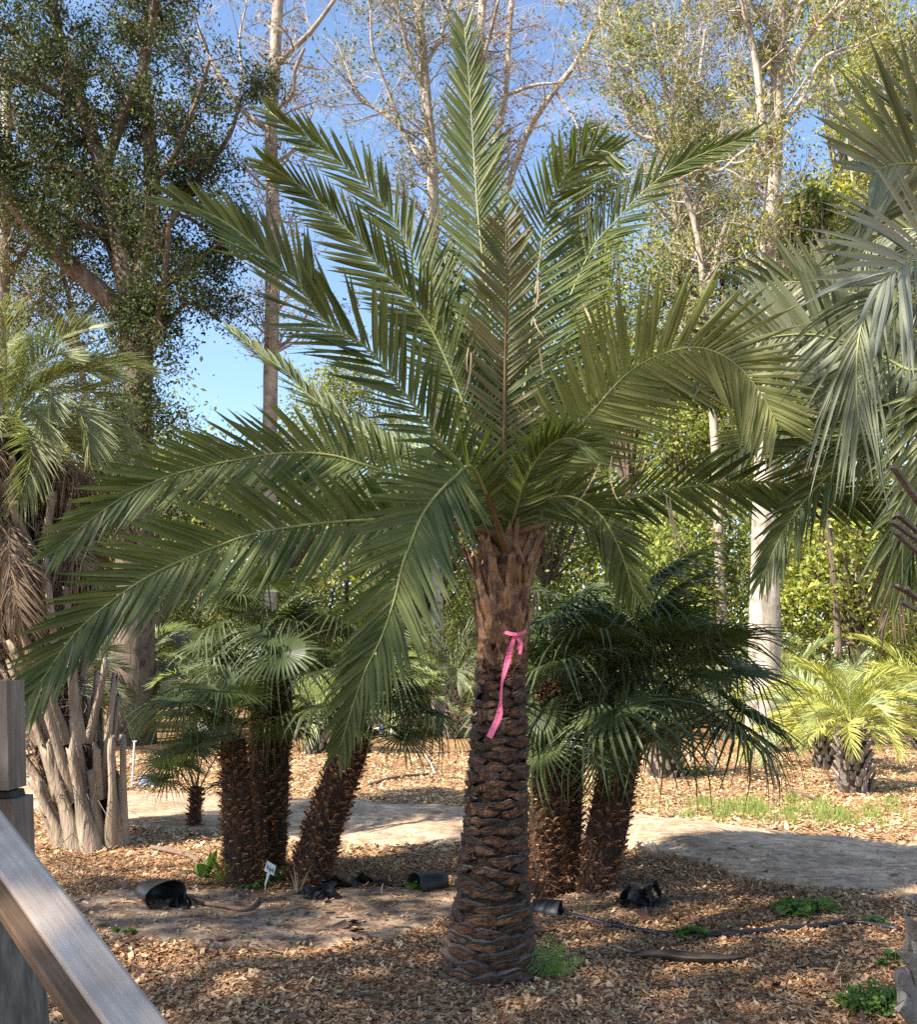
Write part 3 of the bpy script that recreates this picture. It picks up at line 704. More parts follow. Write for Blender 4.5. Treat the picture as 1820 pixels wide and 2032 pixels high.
def fibre_trunk(path, radii, root, seed, stubs=11, fib=1.0):
    """path: list of points; hairy trunk with pale cut stubs"""
    rs = random.Random(seed); random.seed(seed)
    n = 26; P = catmull(path, n); Rr = np.interp(np.linspace(0, 1, n + 1), np.linspace(0, 1, len(radii)), radii)
    mb = MB(); tube(mb, P, [r * .82 for r in Rr], 14, mi=0, wob=.05)
    Ltot = sum((b - a).length for a, b in zip(P, P[1:]))
    rows = int(Ltot / .05)
    for j in range(rows):
        t = (j + .3) / rows; x = t * n; i = min(int(x), n - 1); p = P[i].lerp(P[i + 1], x - i); r = Rr[i]
        T = (P[min(i + 1, n)] - P[max(i - 1, 0)]).normalized(); A = T.orthogonal().normalized(); B = T.cross(A)
        for k in range(stubs):
            a = (k + .5 * (j % 2) + rs.uniform(-.2, .2)) / stubs * 6.283
            o_ = A * math.cos(a) + B * math.sin(a); s_ = T.cross(o_)
            q = p + o_ * (r * .8) + T * rs.uniform(-.012, .012)
            L = rs.uniform(.025, .05); wd = rs.uniform(.014, .024)
            if rs.random() < .3: continue
            d = (o_ * .85 + T * .55).normalized(); nn = d.cross(s_).normalized()
            e = q + d * L
            V = [q - s_ * wd, q + s_ * wd, q + s_ * wd * .8 - nn * .012, q - s_ * wd * .8 - nn * .012, e - s_ * wd * .8, e + s_ * wd * .8, e + s_ * wd * .5 + (nn * -.008), e - s_ * wd * .5 + (nn * -.008)]
            mb.add(V, [(0, 1, 5, 4), (3, 2, 6, 7), (0, 4, 7, 3), (1, 5, 6, 2)], 1)
            e2 = e + d * .0015
            V = [e2 - s_ * wd * .8, e2 + s_ * wd * .8, e2 + s_ * wd * .5 - nn * .008, e2 - s_ * wd * .5 - nn * .008]
            mb.add(V, [(0, 1, 2, 3)], 2)
        for k in range(int(80 * fib)):
            a = rs.uniform(0, 6.283); o_ = A * math.cos(a) + B * math.sin(a); s_ = T.cross(o_)
            q = p + o_ * (r * .82) + T * rs.uniform(-.03, .03)
            d = (o_ * rs.uniform(.2, 1.0) + T * rs.uniform(-.9, .7) + s_ * rs.uniform(-.9, .9)).normalized()
            L = rs.uniform(.03, .095); wv = d.cross(o_)
            if wv.length < .1: wv = s_
            wv.normalize(); wd = rs.uniform(.0012, .0035)
            mb.add([q - wv * wd, q + wv * wd, q + d * L + T * rs.uniform(-.02, .02)], [(0, 1, 2)], 1)
    o = mb.build('trunk', [M['dark_core'], M['fiber'], M['stub_cut']]); rel(o, root)
    return o, P[-1], (P[-1] - P[-3]).normalized()

def fan_palm(label, pts, widths, nleaf, seed, gx, gy, bias=Vector((0, 0, 0)), scale=1.0, lo=-50, hi=80, kinds=None, spread=1.0, ex=.85, group='fan palms in clumps behind the date palm', dd=0, fib=1.0):
    g = G(gx, gy); D = g.y + .12 + dd
    root = empty('fan_palm', (g.x, D, g.z)); tag(root, label, 'palm tree', group)
    widths = [w_ * 1.12 for w_ in widths]; P = [at(x, y, D + e) for x, y, e in pts]; P[0].z = g.z - .05
    o, top, T = fibre_trunk(P, [w_ * D / F / 2 for w_ in widths], root, seed, fib=fib)
    rs = random.Random(seed * 7 + 1); random.seed(seed * 13)
    kinds = kinds or FANS
    for i in range(nleaf):
        az = i * 2.39996 + rs.uniform(-.3, .3); u = (i + .5) / nleaf
        el = R(hi + (lo - hi) * (u ** ex) + rs.uniform(-8, 8))
        d = Vector((math.cos(az) * math.cos(el), math.sin(az) * math.cos(el), math.sin(el)))
        d = (d + bias * (1 - .3 * u)).normalized()
        fan_leaf_at(root, top - T * (.03 + .12 * u), d, rs.choice(kinds), scale * rs.uniform(.82, 1.12), 0)
    return root

fan_palm('fibrous fan palm trunk at the far left of its clump, beside the tag', [(482, 1768, 0), (478, 1680, 0), (470, 1590, 0), (466, 1520, 0), (462, 1468, 0)], [74, 68, 62, 58, 52], 18, 3, 482, 1768, bias=Vector((-.35, 0, .15)), scale=.86, lo=5)
fan_palm('tallest and thickest fan palm of the left clump, densely leafy', [(530, 1720, 0), (532, 1620, 0), (535, 1500, 0), (540, 1390, 0), (542, 1280, 0)], [74, 80, 84, 84, 76], 24, 4, 535, 1735, scale=.92, lo=0)
fan_palm('fan palm leaning right, its trunk standing alone left of the date palm', [(606, 1762, 0), (628, 1690, 0), (655, 1600, 0), (690, 1510, 0), (716, 1435, 0)], [86, 80, 76, 70, 58], 19, 5, 608, 1762, bias=Vector((.3, 0, .15)), scale=.86, lo=5)
fan_palm('fan palm close behind the date palm on its right, leaves hanging low', [(1084, 1770, 0), (1082, 1690, 0), (1082, 1600, 0), (1088, 1480, 0), (1094, 1350, 0)], [72, 66, 64, 60, 54], 20, 6, 1085, 1772, scale=.92, lo=-40)
fan_palm('slim dark fan palm trunk in the middle of the right clump', [(1128, 1735, 0), (1130, 1650, 0), (1132, 1560, 0), (1136, 1430, 0), (1142, 1270, 0)], [50, 50, 48, 46, 42], 22, 8, 1128, 1740, scale=1.0, lo=-50, kinds=FANP + FANP + FANS[:3])
fan_palm('stout curved fan palm with a wide dark crown right of its clump', [(1168, 1768, 0), (1195, 1690, 0), (1212, 1610, 0), (1226, 1530, 0), (1244, 1460, 0)], [78, 84, 82, 76, 66], 34, 9, 1172, 1770, bias=Vector((.36, 0, .3)), scale=1.28, ex=1.25, lo=-5, hi=85, kinds=FANL + FANS[1:4])
# smaller leaves standing low between the trunks
r_ = fan_palm('low fan palm sucker with a few open leaves left of its clump', [(385, 1640, 0), (388, 1600, 0), (390, 1560, 0)], [26, 24, 22], 9, 12, 385, 1645, bias=Vector((-.3, -.1, .5)), scale=.9, lo=0, fib=.6)

# ------------------------------------------------------------------ feather palms from shared fronds
def make_frond(seed, L, bend, ll, W, n, m, m_r, lift=30, droop=.25, a0=60, a1=25, rr=.011, t0=.22, jit=8):
    random.seed(seed)
    P = [Vector((0, 0, 0))]; N_ = 26
    for i in range(N_):
        u = i / N_; th = -R(bend) * (.25 * u + .75 * u * u)
        P.append(P[-1] + Vector((math.cos(th), .03 * math.sin(u * 3 + seed), math.sin(th))) * (L / N_))
    a, b = MB(), MB()
    frond_mesh(P, lambda p, T, t: Vector((0, 1, 0)), n, ll, W, t0=t0, a0=a0, a1=a1, lift=lift, droop=droop, jit=jit, rr=rr, mbl=a, mbr=b)
    x, y = a.build('frond', M[m]), b.build('stalk', M[m_r], smooth=True)
    r = (x.data, y.data); bpy.data.objects.remove(x); bpy.data.objects.remove(y)
    return r
def frond_at(root, loc, az, el, kind, scale, roll=0, name='frond'):
    d = Vector((math.cos(az) * math.cos(el), math.sin(az) * math.cos(el), math.sin(el)))
    up = Vector((0, 0, 1)) if abs(d.z) < .97 else Vector((-math.cos(az), -math.sin(az), .2))
    o = put(kind[0], name, d, up, loc, root, scale, roll)
    s = bpy.data.objects.new('stalk', kind[1]); COL.objects.link(s); s.parent = o
    return o

K_yel = [make_frond(21, 1.3, 75, .36, .02, 34, 'pindo_yellow', 'pindo_yellow'), make_frond(22, 1.25, 115, .38, .02, 34, 'pindo_yellow', 'pindo_yellow')]
K_pal = [make_frond(23, 1.3, 100, .36, .02, 34, 'pindo_pale', 'pindo_pale'), make_frond(24, 1.2, 70, .4, .02, 34, 'pindo_pale', 'pindo_pale')]
K_oli = [make_frond(25, 1.9, 115, .5, .02, 62, 'pindo_olive', 'rachis', droop=.3), make_frond(26, 1.8, 90, .52, .02, 60, 'pindo_olive', 'rachis', droop=.4)]
K_gry = [make_frond(27, 1.6, 105, .45, .022, 52, 'pindo_grey', 'rachis', droop=.3), make_frond(28, 1.5, 85, .48, .022, 52, 'pindo_grey', 'rachis', droop=.45)]
K_dead = [make_frond(29, 1.6, 70, .45, .02, 56, 'dead_frond', 'dead_frond', droop=.8, lift=0, jit=18), make_frond(30, 1.4, 50, .45, .02, 52, 'dead_frond', 'dead_frond', droop=1.0, lift=-10, jit=20)]

def boot_trunk(root, base, top, r0, r1, seed, nrow=9, nper=9, L=.16, m='stub_grey', flare=24):
    rs = random.Random(seed)
    mb = MB(); n = 8
    tube(mb, [base.lerp(top, i / n) for i in range(n + 1)], [(r0 + (r1 - r0) * i / n) * .85 for i in range(n + 1)], 12, mi=1)
    for j in range(nrow):
        t = (j + .2) / nrow; c = base.lerp(top, t); r = r0 + (r1 - r0) * t
        for k in range(nper):
            a = (k + .5 * (j % 2) + rs.uniform(-.2, .2)) / nper * 6.283; out = Vector((math.cos(a), math.sin(a), 0))
            tl = R(flare + rs.uniform(-8, 12)); d = Vector((0, 0, math.cos(tl))) + out * math.sin(tl)
            leaf_base(mb, c + out * r * .72, d, out, L * rs.uniform(.7, 1.25), .13, .07, .014, 0, seed=j * 17 + k, ragged=.02)
    o = mb.build('trunk', [M[m], M['dark_core']]); rel(o, root); return o

def pindo(label, gx, gy, hpx, wpx, kinds, nf, seed, scale=1.0, lo=12, hi=84, group='pindo palms beyond the road', m='stub_grey', name='pindo_palm'):
    g = G(gx, gy); D = g.y + wpx / 2 * g.y / F
    root = empty(name, (g.x, D, g.z)); tag(root, label, 'palm tree', group)
    top = Vector((root.location.x, D, g.z + hpx * D / F))
    r = wpx / 2 * D / F
    boot_trunk(root, Vector((root.location.x, D, g.z - .05)), top, r * .8, r * .65, seed, nrow=max(3, int(hpx * D / F / .09)), m=m, L=.17)
    rs = random.Random(seed)
    for i in range(nf):
        u = (i + .5) / nf; az = i * 2.39996 + rs.uniform(-.3, .3)
        el = R(hi + (lo - hi) * u ** .9 + rs.uniform(-7, 7))
        frond_at(root, top + Vector((0, 0, -.08 * u)), az, el, rs.choice(kinds), scale * rs.uniform(.85, 1.15), rs.uniform(-.25, .25))
    return root
pindo('yellow green pindo palm with a stubby grey booted trunk right of the road', 1716, 1578, 118, 88, K_yel + K_yel + K_pal, 36, 41, .84, lo=22, hi=88)
pindo('pindo palm half hidden behind the yellow green one at right', 1655, 1528, 60, 70, K_pal + K_yel, 26, 42, 1.1)
pindo('short booted pindo palm under the wide dark fan palm crown', 1335, 1548, 80, 96, K_gry + K_pal, 18, 43, .7, lo=35)
pindo('pale pindo palm seen between the left clump and the leaning fan palm', 622, 1496, 80, 66, K_pal, 26, 44, 1.0)
pindo('pale far pindo palm right of the leaning fan palm', 800, 1462, 60, 50, K_pal, 24, 45, 1.3)
pindo('far pindo palm just left of the thick pale tree trunk', 1440, 1466, 60, 55, K_pal + K_gry, 24, 46, 1.3)
pindo('far pindo palm right of the thick pale tree trunk', 1590, 1478, 80, 60, K_yel + K_pal, 26, 47, 1.35)
pindo('pindo palm at the right edge behind the yellow green one', 1850, 1490, 80, 60, K_yel, 26, 48, 1.3)
pindo('shaded pindo palm behind the pale booted trunk at left', 62, 1492, 90, 60, K_gry, 26, 49, 1.2)
pindo('far pindo palm visible behind the right clump of fan palms', 1190, 1468, 70, 50, K_pal, 24, 50, 1.2)
pindo('far pindo palm behind the left clump of fan palms', 400, 1470, 80, 50, K_pal + K_gry, 24, 51, 1.3)
pindo('tall pale pindo palm standing left of the date palm in the distance', 720, 1458, 110, 46, K_pal, 24, 52, 1.4)
pindo('pindo palm directly behind the date palm in the distance', 900, 1466, 100, 50, K_pal + K_gry, 24, 53, 1.4)
pindo('far pindo palm low behind the big leafy tree', 250, 1466, 120, 50, K_gry + K_pal, 24, 54, 1.4)

# left booted palm with dead skirt
g = G(150, 1692); DL = g.y + .38
lp_ = empty('booted_palm', (g.x, DL, g.z)); tag(lp_, 'large palm with long pale split leaf bases and a dead brown skirt at left', 'palm tree')
ltop = at(5, 880, DL + .1)
lb = Vector((g.x, DL, g.z - .05))
mb = MB()
tube(mb, catmull([lb, lb.lerp(ltop, .3), lb.lerp(ltop, .7), ltop], 16), [.17] * 6 + [.17] * 5 + [.17] * 6, 14)
rel(mb.build('trunk', M['dark_core']), lp_)
rs = random.Random(5); random.seed(5)
axis_ = (ltop - lb)
for j, (t, n, L, r, tl) in enumerate(((.0, 15, .85, .33, 2), (.03, 13, 1.1, .26, 5), (.12, 13, 1.0, .27, 9), (.25, 12, .9, .28, 14), (.4, 12, .8, .28, 16), (.55, 11, .7, .27, 18), (.7, 11, .7, .25, 22), (.85, 10, .6, .22, 28))):
    for k in range(n):
        a = (k + .5 * (j % 2) + rs.uniform(-.2, .2)) / n * 6.283; out = Vector((math.cos(a), math.sin(a), 0))
        c = lb + axis_ * t + out * r * rs.uniform(.85, 1.05)
        if j == 0: c.z = float(H(c.x, c.y)) - .02
        tt = R(tl + rs.uniform(-5, 9)); d = (axis_.normalized() * math.cos(tt) + out * math.sin(tt)).normalized()
        b = MB(); leaf_base(b, c, d, out, L * rs.uniform(.45, 1.2), .21 if j == 0 else .14, rs.uniform(.055, .085), .024, seed=j * 31 + k, cup=.45, ragged=.07)
        rel(b.build('leaf_base', M['stub_pale'], smooth=True), lp_)
mb = MB()
for i in range(1500):
    t = rs.random() * .8; a = rs.uniform(0, 6.28); out = Vector((math.cos(a), math.sin(a), 0)); c = lb + axis_ * t + out * rs.uniform(.17, .33)
    e = c + Vector((rs.gauss(0, .1), rs.gauss(0, .1), rs.gauss(-.05, .14)))
    tube(mb, [c, c.lerp(e, .5) + out * .03, e], rs.uniform(.0015, .004), 3, cap=False)
rel(mb.build('fibre_net', M['dead_frond']), lp_)
for i in range(40):
    az = i * 2.4 + rs.uniform(-.3, .3); el = R(82 - 78 * ((i + .5) / 40) + rs.uniform(-8, 8))
    frond_at(lp_, ltop + Vector((0, 0, .12)), az, el, rs.choice(K_oli), rs.uniform(.7, .92), rs.uniform(-.3, .3))
for i in range(62):
    az = i * 2.4 + rs.uniform(-.3, .3); u = rs.random(); el = R(5 - 65 * u + rs.uniform(-8, 8))
    frond_at(lp_, ltop - axis_ * (.0 + .38 * u), az, el, rs.choice(K_dead), rs.uniform(.65, 1.0), rs.uniform(-.5, .5), name='dead_frond')

# right grey palm standing just beyond the right edge
gR = G(1930, 1990); DRt = 4.55
rp_ = empty('grey_palm', (at(2075, 1900, DRt).x, DRt, 0)); tag(rp_, 'blue grey feather palm reaching in from the right edge, cut stubs on its trunk', 'palm tree')
rtop = at(2010, 640, DRt)
boot_trunk(rp_, Vector((rp_.location.x, DRt, -.05)), Vector((rp_.location.x, DRt, 2.9)), .22, .2, 77, nrow=22, nper=9, L=.26, flare=20)
gf = [
 ([(2010, 640, 0), (1960, 450, -.1), (1900, 360, -.2), (1840, 328, -.3), (1790, 325, -.38), (1755, 332, -.45), (1735, 345, -.5)], 24, 300, 5, 'pindo_grey', dict(a0=64, a1=24, lift=4, droop=.03, W=.042, roll=6, t0=.45)),
 ([(2010, 640, 0), (1950, 560, -.2), (1880, 510, -.35), (1820, 515, -.5), (1780, 535, -.6), (1745, 560, -.65)], 18, 285, 15, 'pindo_silver', dict(a0=60, a1=18, lift=5, droop=.14, W=.034, roll=8, t0=.45)),
 ([(2010, 660, 0), (1900, 690, .1), (1820, 735, .2), (1760, 712, .3), (1700, 685, .35), (1620, 665, .4), (1540, 668, .45), (1460, 690, .5), (1400, 720, .5)], 44, 200, 10, 'pindo_grey', dict(a0=74, a1=34, lift=5, W=.042, roll=8)),
 ([(2010, 660, 0), (1900, 580, -.1), (1800, 560, -.2), (1730, 600, -.3), (1705, 670, -.35), (1700, 760, -.38), (1705, 840, -.4)], 30, 230, 30, 'pindo_grey', dict(a0=34, a1=10, lift=4, droop=.3, W=.02, t0=.4)),
 ([(2010, 680, 0), (1930, 760, .2), (1840, 820, .3), (1740, 850, .4), (1640, 870, .5), (1560, 900, .5)], 46, 150, 35, 'date_leaf', dict(a0=50, a1=20, lift=10)),
 ([(2010, 660, 0), (1930, 640, .3), (1850, 660, .5), (1770, 720, .6), (1720, 800, .6), (1700, 900, .6)], 40, 190, 10, 'pindo_olive', dict(a0=60, a1=22, lift=5, droop=.1)),
 ([(2010, 680, 0), (1940, 720, -.1), (1880, 800, -.1), (1850, 900, -.1), (1830, 1010, -.1)], 36, 170, 20, 'pindo_olive', dict(a0=55, a1=20, lift=5, droop=.3)),
 ([(2010, 640, 0), (1960, 540, .3), (1880, 470, .4), (1800, 455, .5), (1740, 475, .6), (1700, 520, .6)], 30, 190, 10, 'pindo_grey', dict(a0=66, a1=20, lift=5, W=.034, t0=.35)),
 ([(2010, 640, 0), (1980, 500, .1), (1930, 380, .1), (1870, 280, .1), (1830, 220, .05)], 14, 330, 30, 'pindo_grey', dict(a0=40, a1=8, lift=8, W=.036, t0=.5)),
 ([(2010, 700, 0), (1900, 800, .3), (1780, 850, .5), (1660, 930, .7), (1570, 1030, .8), (1510, 1150, .8)], 56, 130, 25, 'date_leaf', dict(a0=50, a1=18, lift=4, droop=.25)),
 ([(2010, 700, 0), (1920, 850, .4), (1860, 960, .6), (1800, 1080, .7), (1770, 1200, .7)], 46, 160, 20, 'dead_frond', dict(a0=45, a1=15, lift=0, droop=.5)),
 ([(2010, 660, 0), (1930, 600, .4), (1800, 590, .8), (1680, 580, 1.0), (1580, 560, 1.1), (1480, 570, 1.2)], 44, 200, 5, 'pindo_grey', dict(a0=70, a1=34, lift=6, W=.038)),
 ([(2010, 660, 0), (1900, 740, .5), (1780, 780, .9), (1660, 800, 1.1), (1520, 850, 1.2), (1420, 930, 1.2)], 52, 170, 20, 'pindo_olive', dict(a0=60, a1=25, lift=6, droop=.15)),
 ([(2010, 700, 0), (1930, 880, .1), (1860, 960, .1), (1800, 1040, .1), (1790, 1160, .1)], 44, 150, 30, 'date_leaf', dict(a0=45, a1=15, lift=4, droop=.4))
]
random.seed(99)
for pts, n, Lp, roll, mm, kw in gf:
    P = catmull([at(x, y, DRt + d) for x, y, d in pts], 36); a, b = MB(), MB()
    kw = dict(kw); W = kw.pop('W', .027 if mm != 'dead_frond' else .016); t0_ = kw.pop('t0', .2)
    frond_mesh(P, view_side(roll), n, Lp * DRt / F, W, t0=t0_, mbl=a, mbr=b, **kw)
    fo = rel(a.build('frond' if mm != 'dead_frond' else 'dead_frond', M[mm]), rp_); b.build('stalk', M['rachis'], smooth=True).parent = fo
for (x, y, dx, dy) in ((1830, 1020, -60, -80), (1835, 1075, -55, -40), (1840, 1120, -65, -50), (1840, 1090, -70, -40), (1835, 1200, -60, -25), (1840, 1215, -45, -35), (1850, 1230, -60, -20)):
    b = MB(); p0, p1 = at(x + 40, y - dy * .4, DRt - .35), at(x + dx, y + dy, DRt - .75)
    d = (p1 - p0).normalized(); leaf_base(b, p0, d, Vector((0, -.3, 1)).normalized(), (p1 - p0).length, .05, .028, .009, seed=x + y, ragged=.012, cup=.2)
    rel(b.build('cut_stub', M['stub_grey']), rp_)
# its weathered base
b = MB()
for i, (x, y, tx, ty, L) in enumerate(((1825, 1915, -12, -85, .22), (1815, 2005, -30, -80, .2), (1840, 1960, -30, -60, .22), (1835, 2040, -45, -50, .2))):
    p0 = at(x, y, DRt - .35); p1 = at(x + tx, y + ty, DRt - .42)
    leaf_base(b, p0, (p1 - p0).normalized(), Vector((0, -1, .2)).normalized(), L, .1, .07, .02, seed=i, ragged=.03)
rel(b.build('base_stubs', M['stub_grey']), rp_)

# ------------------------------------------------------------------ broadleaf trees
def leaf_cards(pts, size, seed, spread=.12, aspect=.5, hang=0.0):
    r = np.random.default_rng(seed); C = np.asarray(pts, dtype=float); n = len(C)
    C = C + r.normal(0, spread, (n, 3))
    a = r.normal(size=(n, 3)); a[:, 2] -= hang; a /= np.linalg.norm(a, axis=1)[:, None]
    b = r.normal(size=(n, 3)); b = np.cross(a, b); b /= np.linalg.norm(b, axis=1)[:, None]
    L = size * r.lognormal(0, .25, n)[:, None]
    V = np.stack([C - a * L * .5, C + b * L * aspect * .5, C + a * L * .5, C - b * L * aspect * .5], 1).reshape(-1, 3)
    return V, np.arange(4 * n).reshape(-1, 4)

def grow(mb, p, d, L, r, depth, leafpts, rs, up=.15, kink=.35, nchild=(3, 5), seg=5, minr=.004, ns=5, lf=1.0, taper=.45):
    P = [p.copy()]; dd = d.copy(); rad = [r]
    for i in range(seg):
        dd = (dd + Vector((rs.gauss(0, kink), rs.gauss(0, kink), rs.gauss(0, kink) + up)) * .4).normalized()
        P.append(P[-1] + dd * (L / seg)); rad.append(max(minr, r * (1 - (1 - taper) * (i + 1) / seg)))
    tube(mb, P, rad, ns if r > .02 else 3, cap=False)
    if depth <= 0:
        if leafpts is not None:
            for q in P[1:]:
                for _ in range(int(lf)): leafpts.append(tuple(q))
                if rs.random() < lf % 1: leafpts.append(tuple(q))
        return
    for k in range(rs.randint(*nchild)):
        t = rs.uniform(.25, 1.0) * seg; i = min(int(t), seg - 1); q = P[i].lerp(P[i + 1], t - i)
        T = (P[i + 1] - P[i]).normalized(); o_ = Vector((rs.gauss(0, 1), rs.gauss(0, 1), rs.gauss(0, 1))); o_ = (o_ - T * o_.dot(T)).normalized()
        nd = (T * rs.uniform(.5, 1.0) + o_ * rs.uniform(.5, 1.0)).normalized()
        grow(mb, q, nd, L * rs.uniform(.45, .7), max(minr, rad[i] * .5), depth - 1, leafpts, rs, up, kink, nchild, seg, minr, ns, lf, taper)

def px_tree(label, D, limbs, leafspec, seed, bark='bark_grey', twig_n=6, depth=2, tl=60, spread=.12, name='tree', group='tall trees behind the palms', cat='tree', up=.15, twigr=.006, leaf2=None, start=1, nch=(3, 5)):
    """limbs: lists of (px, py, width px[, dD]); the first is the trunk and stands on the ground. leafspec=(material, leaves per twig point, size)"""
    rs = random.Random(seed); random.seed(seed)
    base = at(limbs[0][0][0], limbs[0][0][1], D); base.z = 0
    root = empty(name, base); tag(root, label, cat, group)
    mt, mw = MB(), MB(); lp = []
    for li, limb in enumerate(limbs):
        off = 0 if li == 0 else rs.uniform(-1, 1)
        n = max(6, len(limb) * 4)
        pts = []
        for k, q in enumerate(limb):
            pts.append(at(q[0], q[1], D + (q[3] if len(q) > 3 else off * k / max(1, len(limb) - 1) * 1.6)))
        if li == 0: pts[0].z = -.2
        P = catmull(pts, n); W_ = np.interp(np.linspace(0, 1, n + 1), np.linspace(0, 1, len(limb)), [q[2] for q in limb]) * D / F / 2
        tube(mt, P, list(W_), 12, wob=.045)
        L0 = sum((b - a).length for a, b in zip(P, P[1:]))
        nt_ = int(twig_n * L0 * (0 if (li == 0 and start == 9) else 1))
        for k in range(nt_):
            t = rs.uniform(.45 if li == 0 else .15, 1.0) * n; i = min(int(t), n - 1); q = P[i].lerp(P[i + 1], t - i)
            if q.z < 2.5: continue
            T = (P[i + 1] - P[i]).normalized(); o_ = Vector((rs.gauss(0, 1), rs.gauss(0, 1), rs.gauss(0, .6))); o_ = (o_ - T * o_.dot(T)).normalized()
            nd = (T * rs.uniform(.2, .9) + o_).normalized()
            grow(mw, q, nd, tl * D / F * rs.uniform(.6, 1.5), max(twigr, min(W_[i] * .4, .035)), depth, lp, rs, up=up, lf=leafspec[1] if leafspec else 0, minr=twigr, nchild=nch)
    tk = rel(mt.build('trunk', M[bark], smooth=True), root)
    br = rel(mw.build('branches', M['twig'] if bark != 'bark_dark' else M['bark_dark']), root)
    if leafspec and lp:
        Vv, Qq = leaf_cards(lp, leafspec[2], seed, spread, hang=.4)
        mats = [M[leafspec[0]]]; mi = None
        if leaf2:
            mats.append(M[leaf2[0]]); mi = (np.random.default_rng(seed).random(len(Qq)) < leaf2[1]).astype(int)
        np_mesh('crown', Vv, Qq, mats, root, mi)
    return root

px_tree('big evergreen tree with a forked furrowed trunk and thick dark leafy limbs', 22, [
  [(262, 1472, 96), (268, 1100, 80), (272, 870, 68), (275, 720, 54), (267, 630, 60)],
  [(255, 625, 46), (190, 570, 38), (110, 500, 35), (40, 420, 33), (-20, 330, 32), (-90, 250, 28)],
  [(262, 625, 50), (238, 480, 42), (215, 390, 38), (195, 310, 34), (172, 240, 30), (148, 160, 26), (120, 80, 22), (100, -20, 18)],
  [(190, 290, 22), (140, 210, 18), (80, 170, 16), (10, 140, 14), (-50, 120, 10)],
  [(150, 190, 18), (80, 120, 16), (20, 60, 12), (-30, 10, 9)],
  [(205, 350, 26), (240, 240, 24), (280, 150, 22), (300, 60, 18), (312, -40, 14)],
  [(274, 625, 44), (290, 480, 40), (302, 400, 36), (298, 300, 30), (290, 200, 26), (284, 110, 20), (290, 10, 14)],
  [(300, 370, 14), (345, 310, 13), (370, 250, 12), (395, 190, 10), (415, 120, 8)],
  [(305, 500, 20), (350, 420, 16), (400, 345, 13), (455, 270, 10), (480, 190, 7)],
  [(290, 600, 24), (350, 545, 19), (400, 510, 14), (465, 470, 8)],
  [(248, 590, 20), (220, 500, 16), (200, 440, 12), (160, 400, 8)],
  [(180, 270, 18), (110, 300, 12), (40, 330, 9), (-20, 340, 6)],
  [(230, 470, 18), (150, 440, 12), (80, 400, 9), (10, 390, 6)],
  [(275, 680, 18), (330, 640, 12), (380, 600, 9), (440, 640, 6)],
  [(215, 400, 18), (150, 340, 12), (90, 330, 8)],
  [(300, 700, 16), (316, 620, 14), (330, 520, 12), (335, 440, 9)],
], ('leaf_dark', 4.2, .09), 71, bark='bark_dark', twig_n=3.7, depth=2, tl=72, spread=.2, leaf2=('leaf_dark_olive', .12), group='tall trees behind the palms')
px_tree('slender straight grey tree with one curved branch, left of the date palm', 24, [
  [(532, 1460, 42), (536, 820, 32), (540, 620, 28), (541, 400, 30), (538, 250, 30), (545, 120, 28), (552, 0, 26), (556, -60, 24)],
  [(532, 258, 14), (490, 228, 12), (460, 190, 11), (430, 140, 10), (410, 100, 8), (395, 60, 6)],
  [(548, 130, 14), (590, 90, 12), (620, 60, 10), (668, -5, 8)],
  [(552, 215, 10), (580, 188, 9), (586, 140, 8), (604, 96, 6)],
  [(470, 210, 7), (480, 150, 6), (475, 80, 5), (490, 0, 4)],
  [(540, 330, 8), (580, 300, 6), (610, 250, 5), (630, 190, 3)],
  [(538, 700, 8), (590, 660, 6), (620, 600, 4)],
], ('leaf_dry', .35, .1), 72, bark='bark_grey', twig_n=2.6, depth=2, tl=85)
px_tree('bare pale tree with a bushy vine at its top, behind the date palm', 27, [
  [(870, 1450, 30), (862, 760, 25), (858, 600, 24), (860, 450, 24), (858, 330, 24), (848, 220, 25), (838, 100, 24), (828, 0, 22), (822, -60, 20)],
  [(855, 350, 13), (800, 262, 12), (760, 225, 10), (715, 195, 8), (690, 140, 6), (668, 85, 4)],
  [(800, 262, 9), (770, 180, 7), (740, 100, 6), (735, 20, 4)],
  [(845, 200, 10), (812, 110, 9), (795, 40, 8), (780, -30, 6)],
  [(845, 130, 10), (880, 60, 8), (895, -20, 6)],
  [(860, 460, 7), (820, 400, 6), (780, 380, 4), (720, 350, 3)],
], ('leaf_dark_olive', .22, .11), 73, bark='bark_pale', twig_n=3.4, depth=3, tl=80, nch=(2, 4), twigr=.005)
px_tree('pale bare tree with a long slanting limb, right behind the top frond', 29, [
  [(975, 1444, 30), (968, 800, 24), (960, 520, 22), (952, 300, 20), (953, 120, 19), (958, 0, 18), (960, -60, 16)],
  [(965, 560, 14), (1000, 400, 14), (1045, 270, 14), (1090, 195, 13), (1140, 130, 12), (1180, 60, 11), (1215, -20, 9)],
  [(955, 420, 14), (985, 280, 14), (1004, 180, 14), (1010, 60, 14), (1022, -40, 12)],
  [(1005, 190, 9), (1060, 170, 7), (1110, 165, 5)],
  [(953, 140, 9), (975, 60, 8), (990, 0, 6)],
  [(1100, 180, 7), (1130, 220, 5), (1150, 260, 3)],
], ('leaf_rust', .22, .1), 74, bark='bark_pale', twig_n=2.6, depth=3, tl=80, nch=(2, 4), twigr=.005)
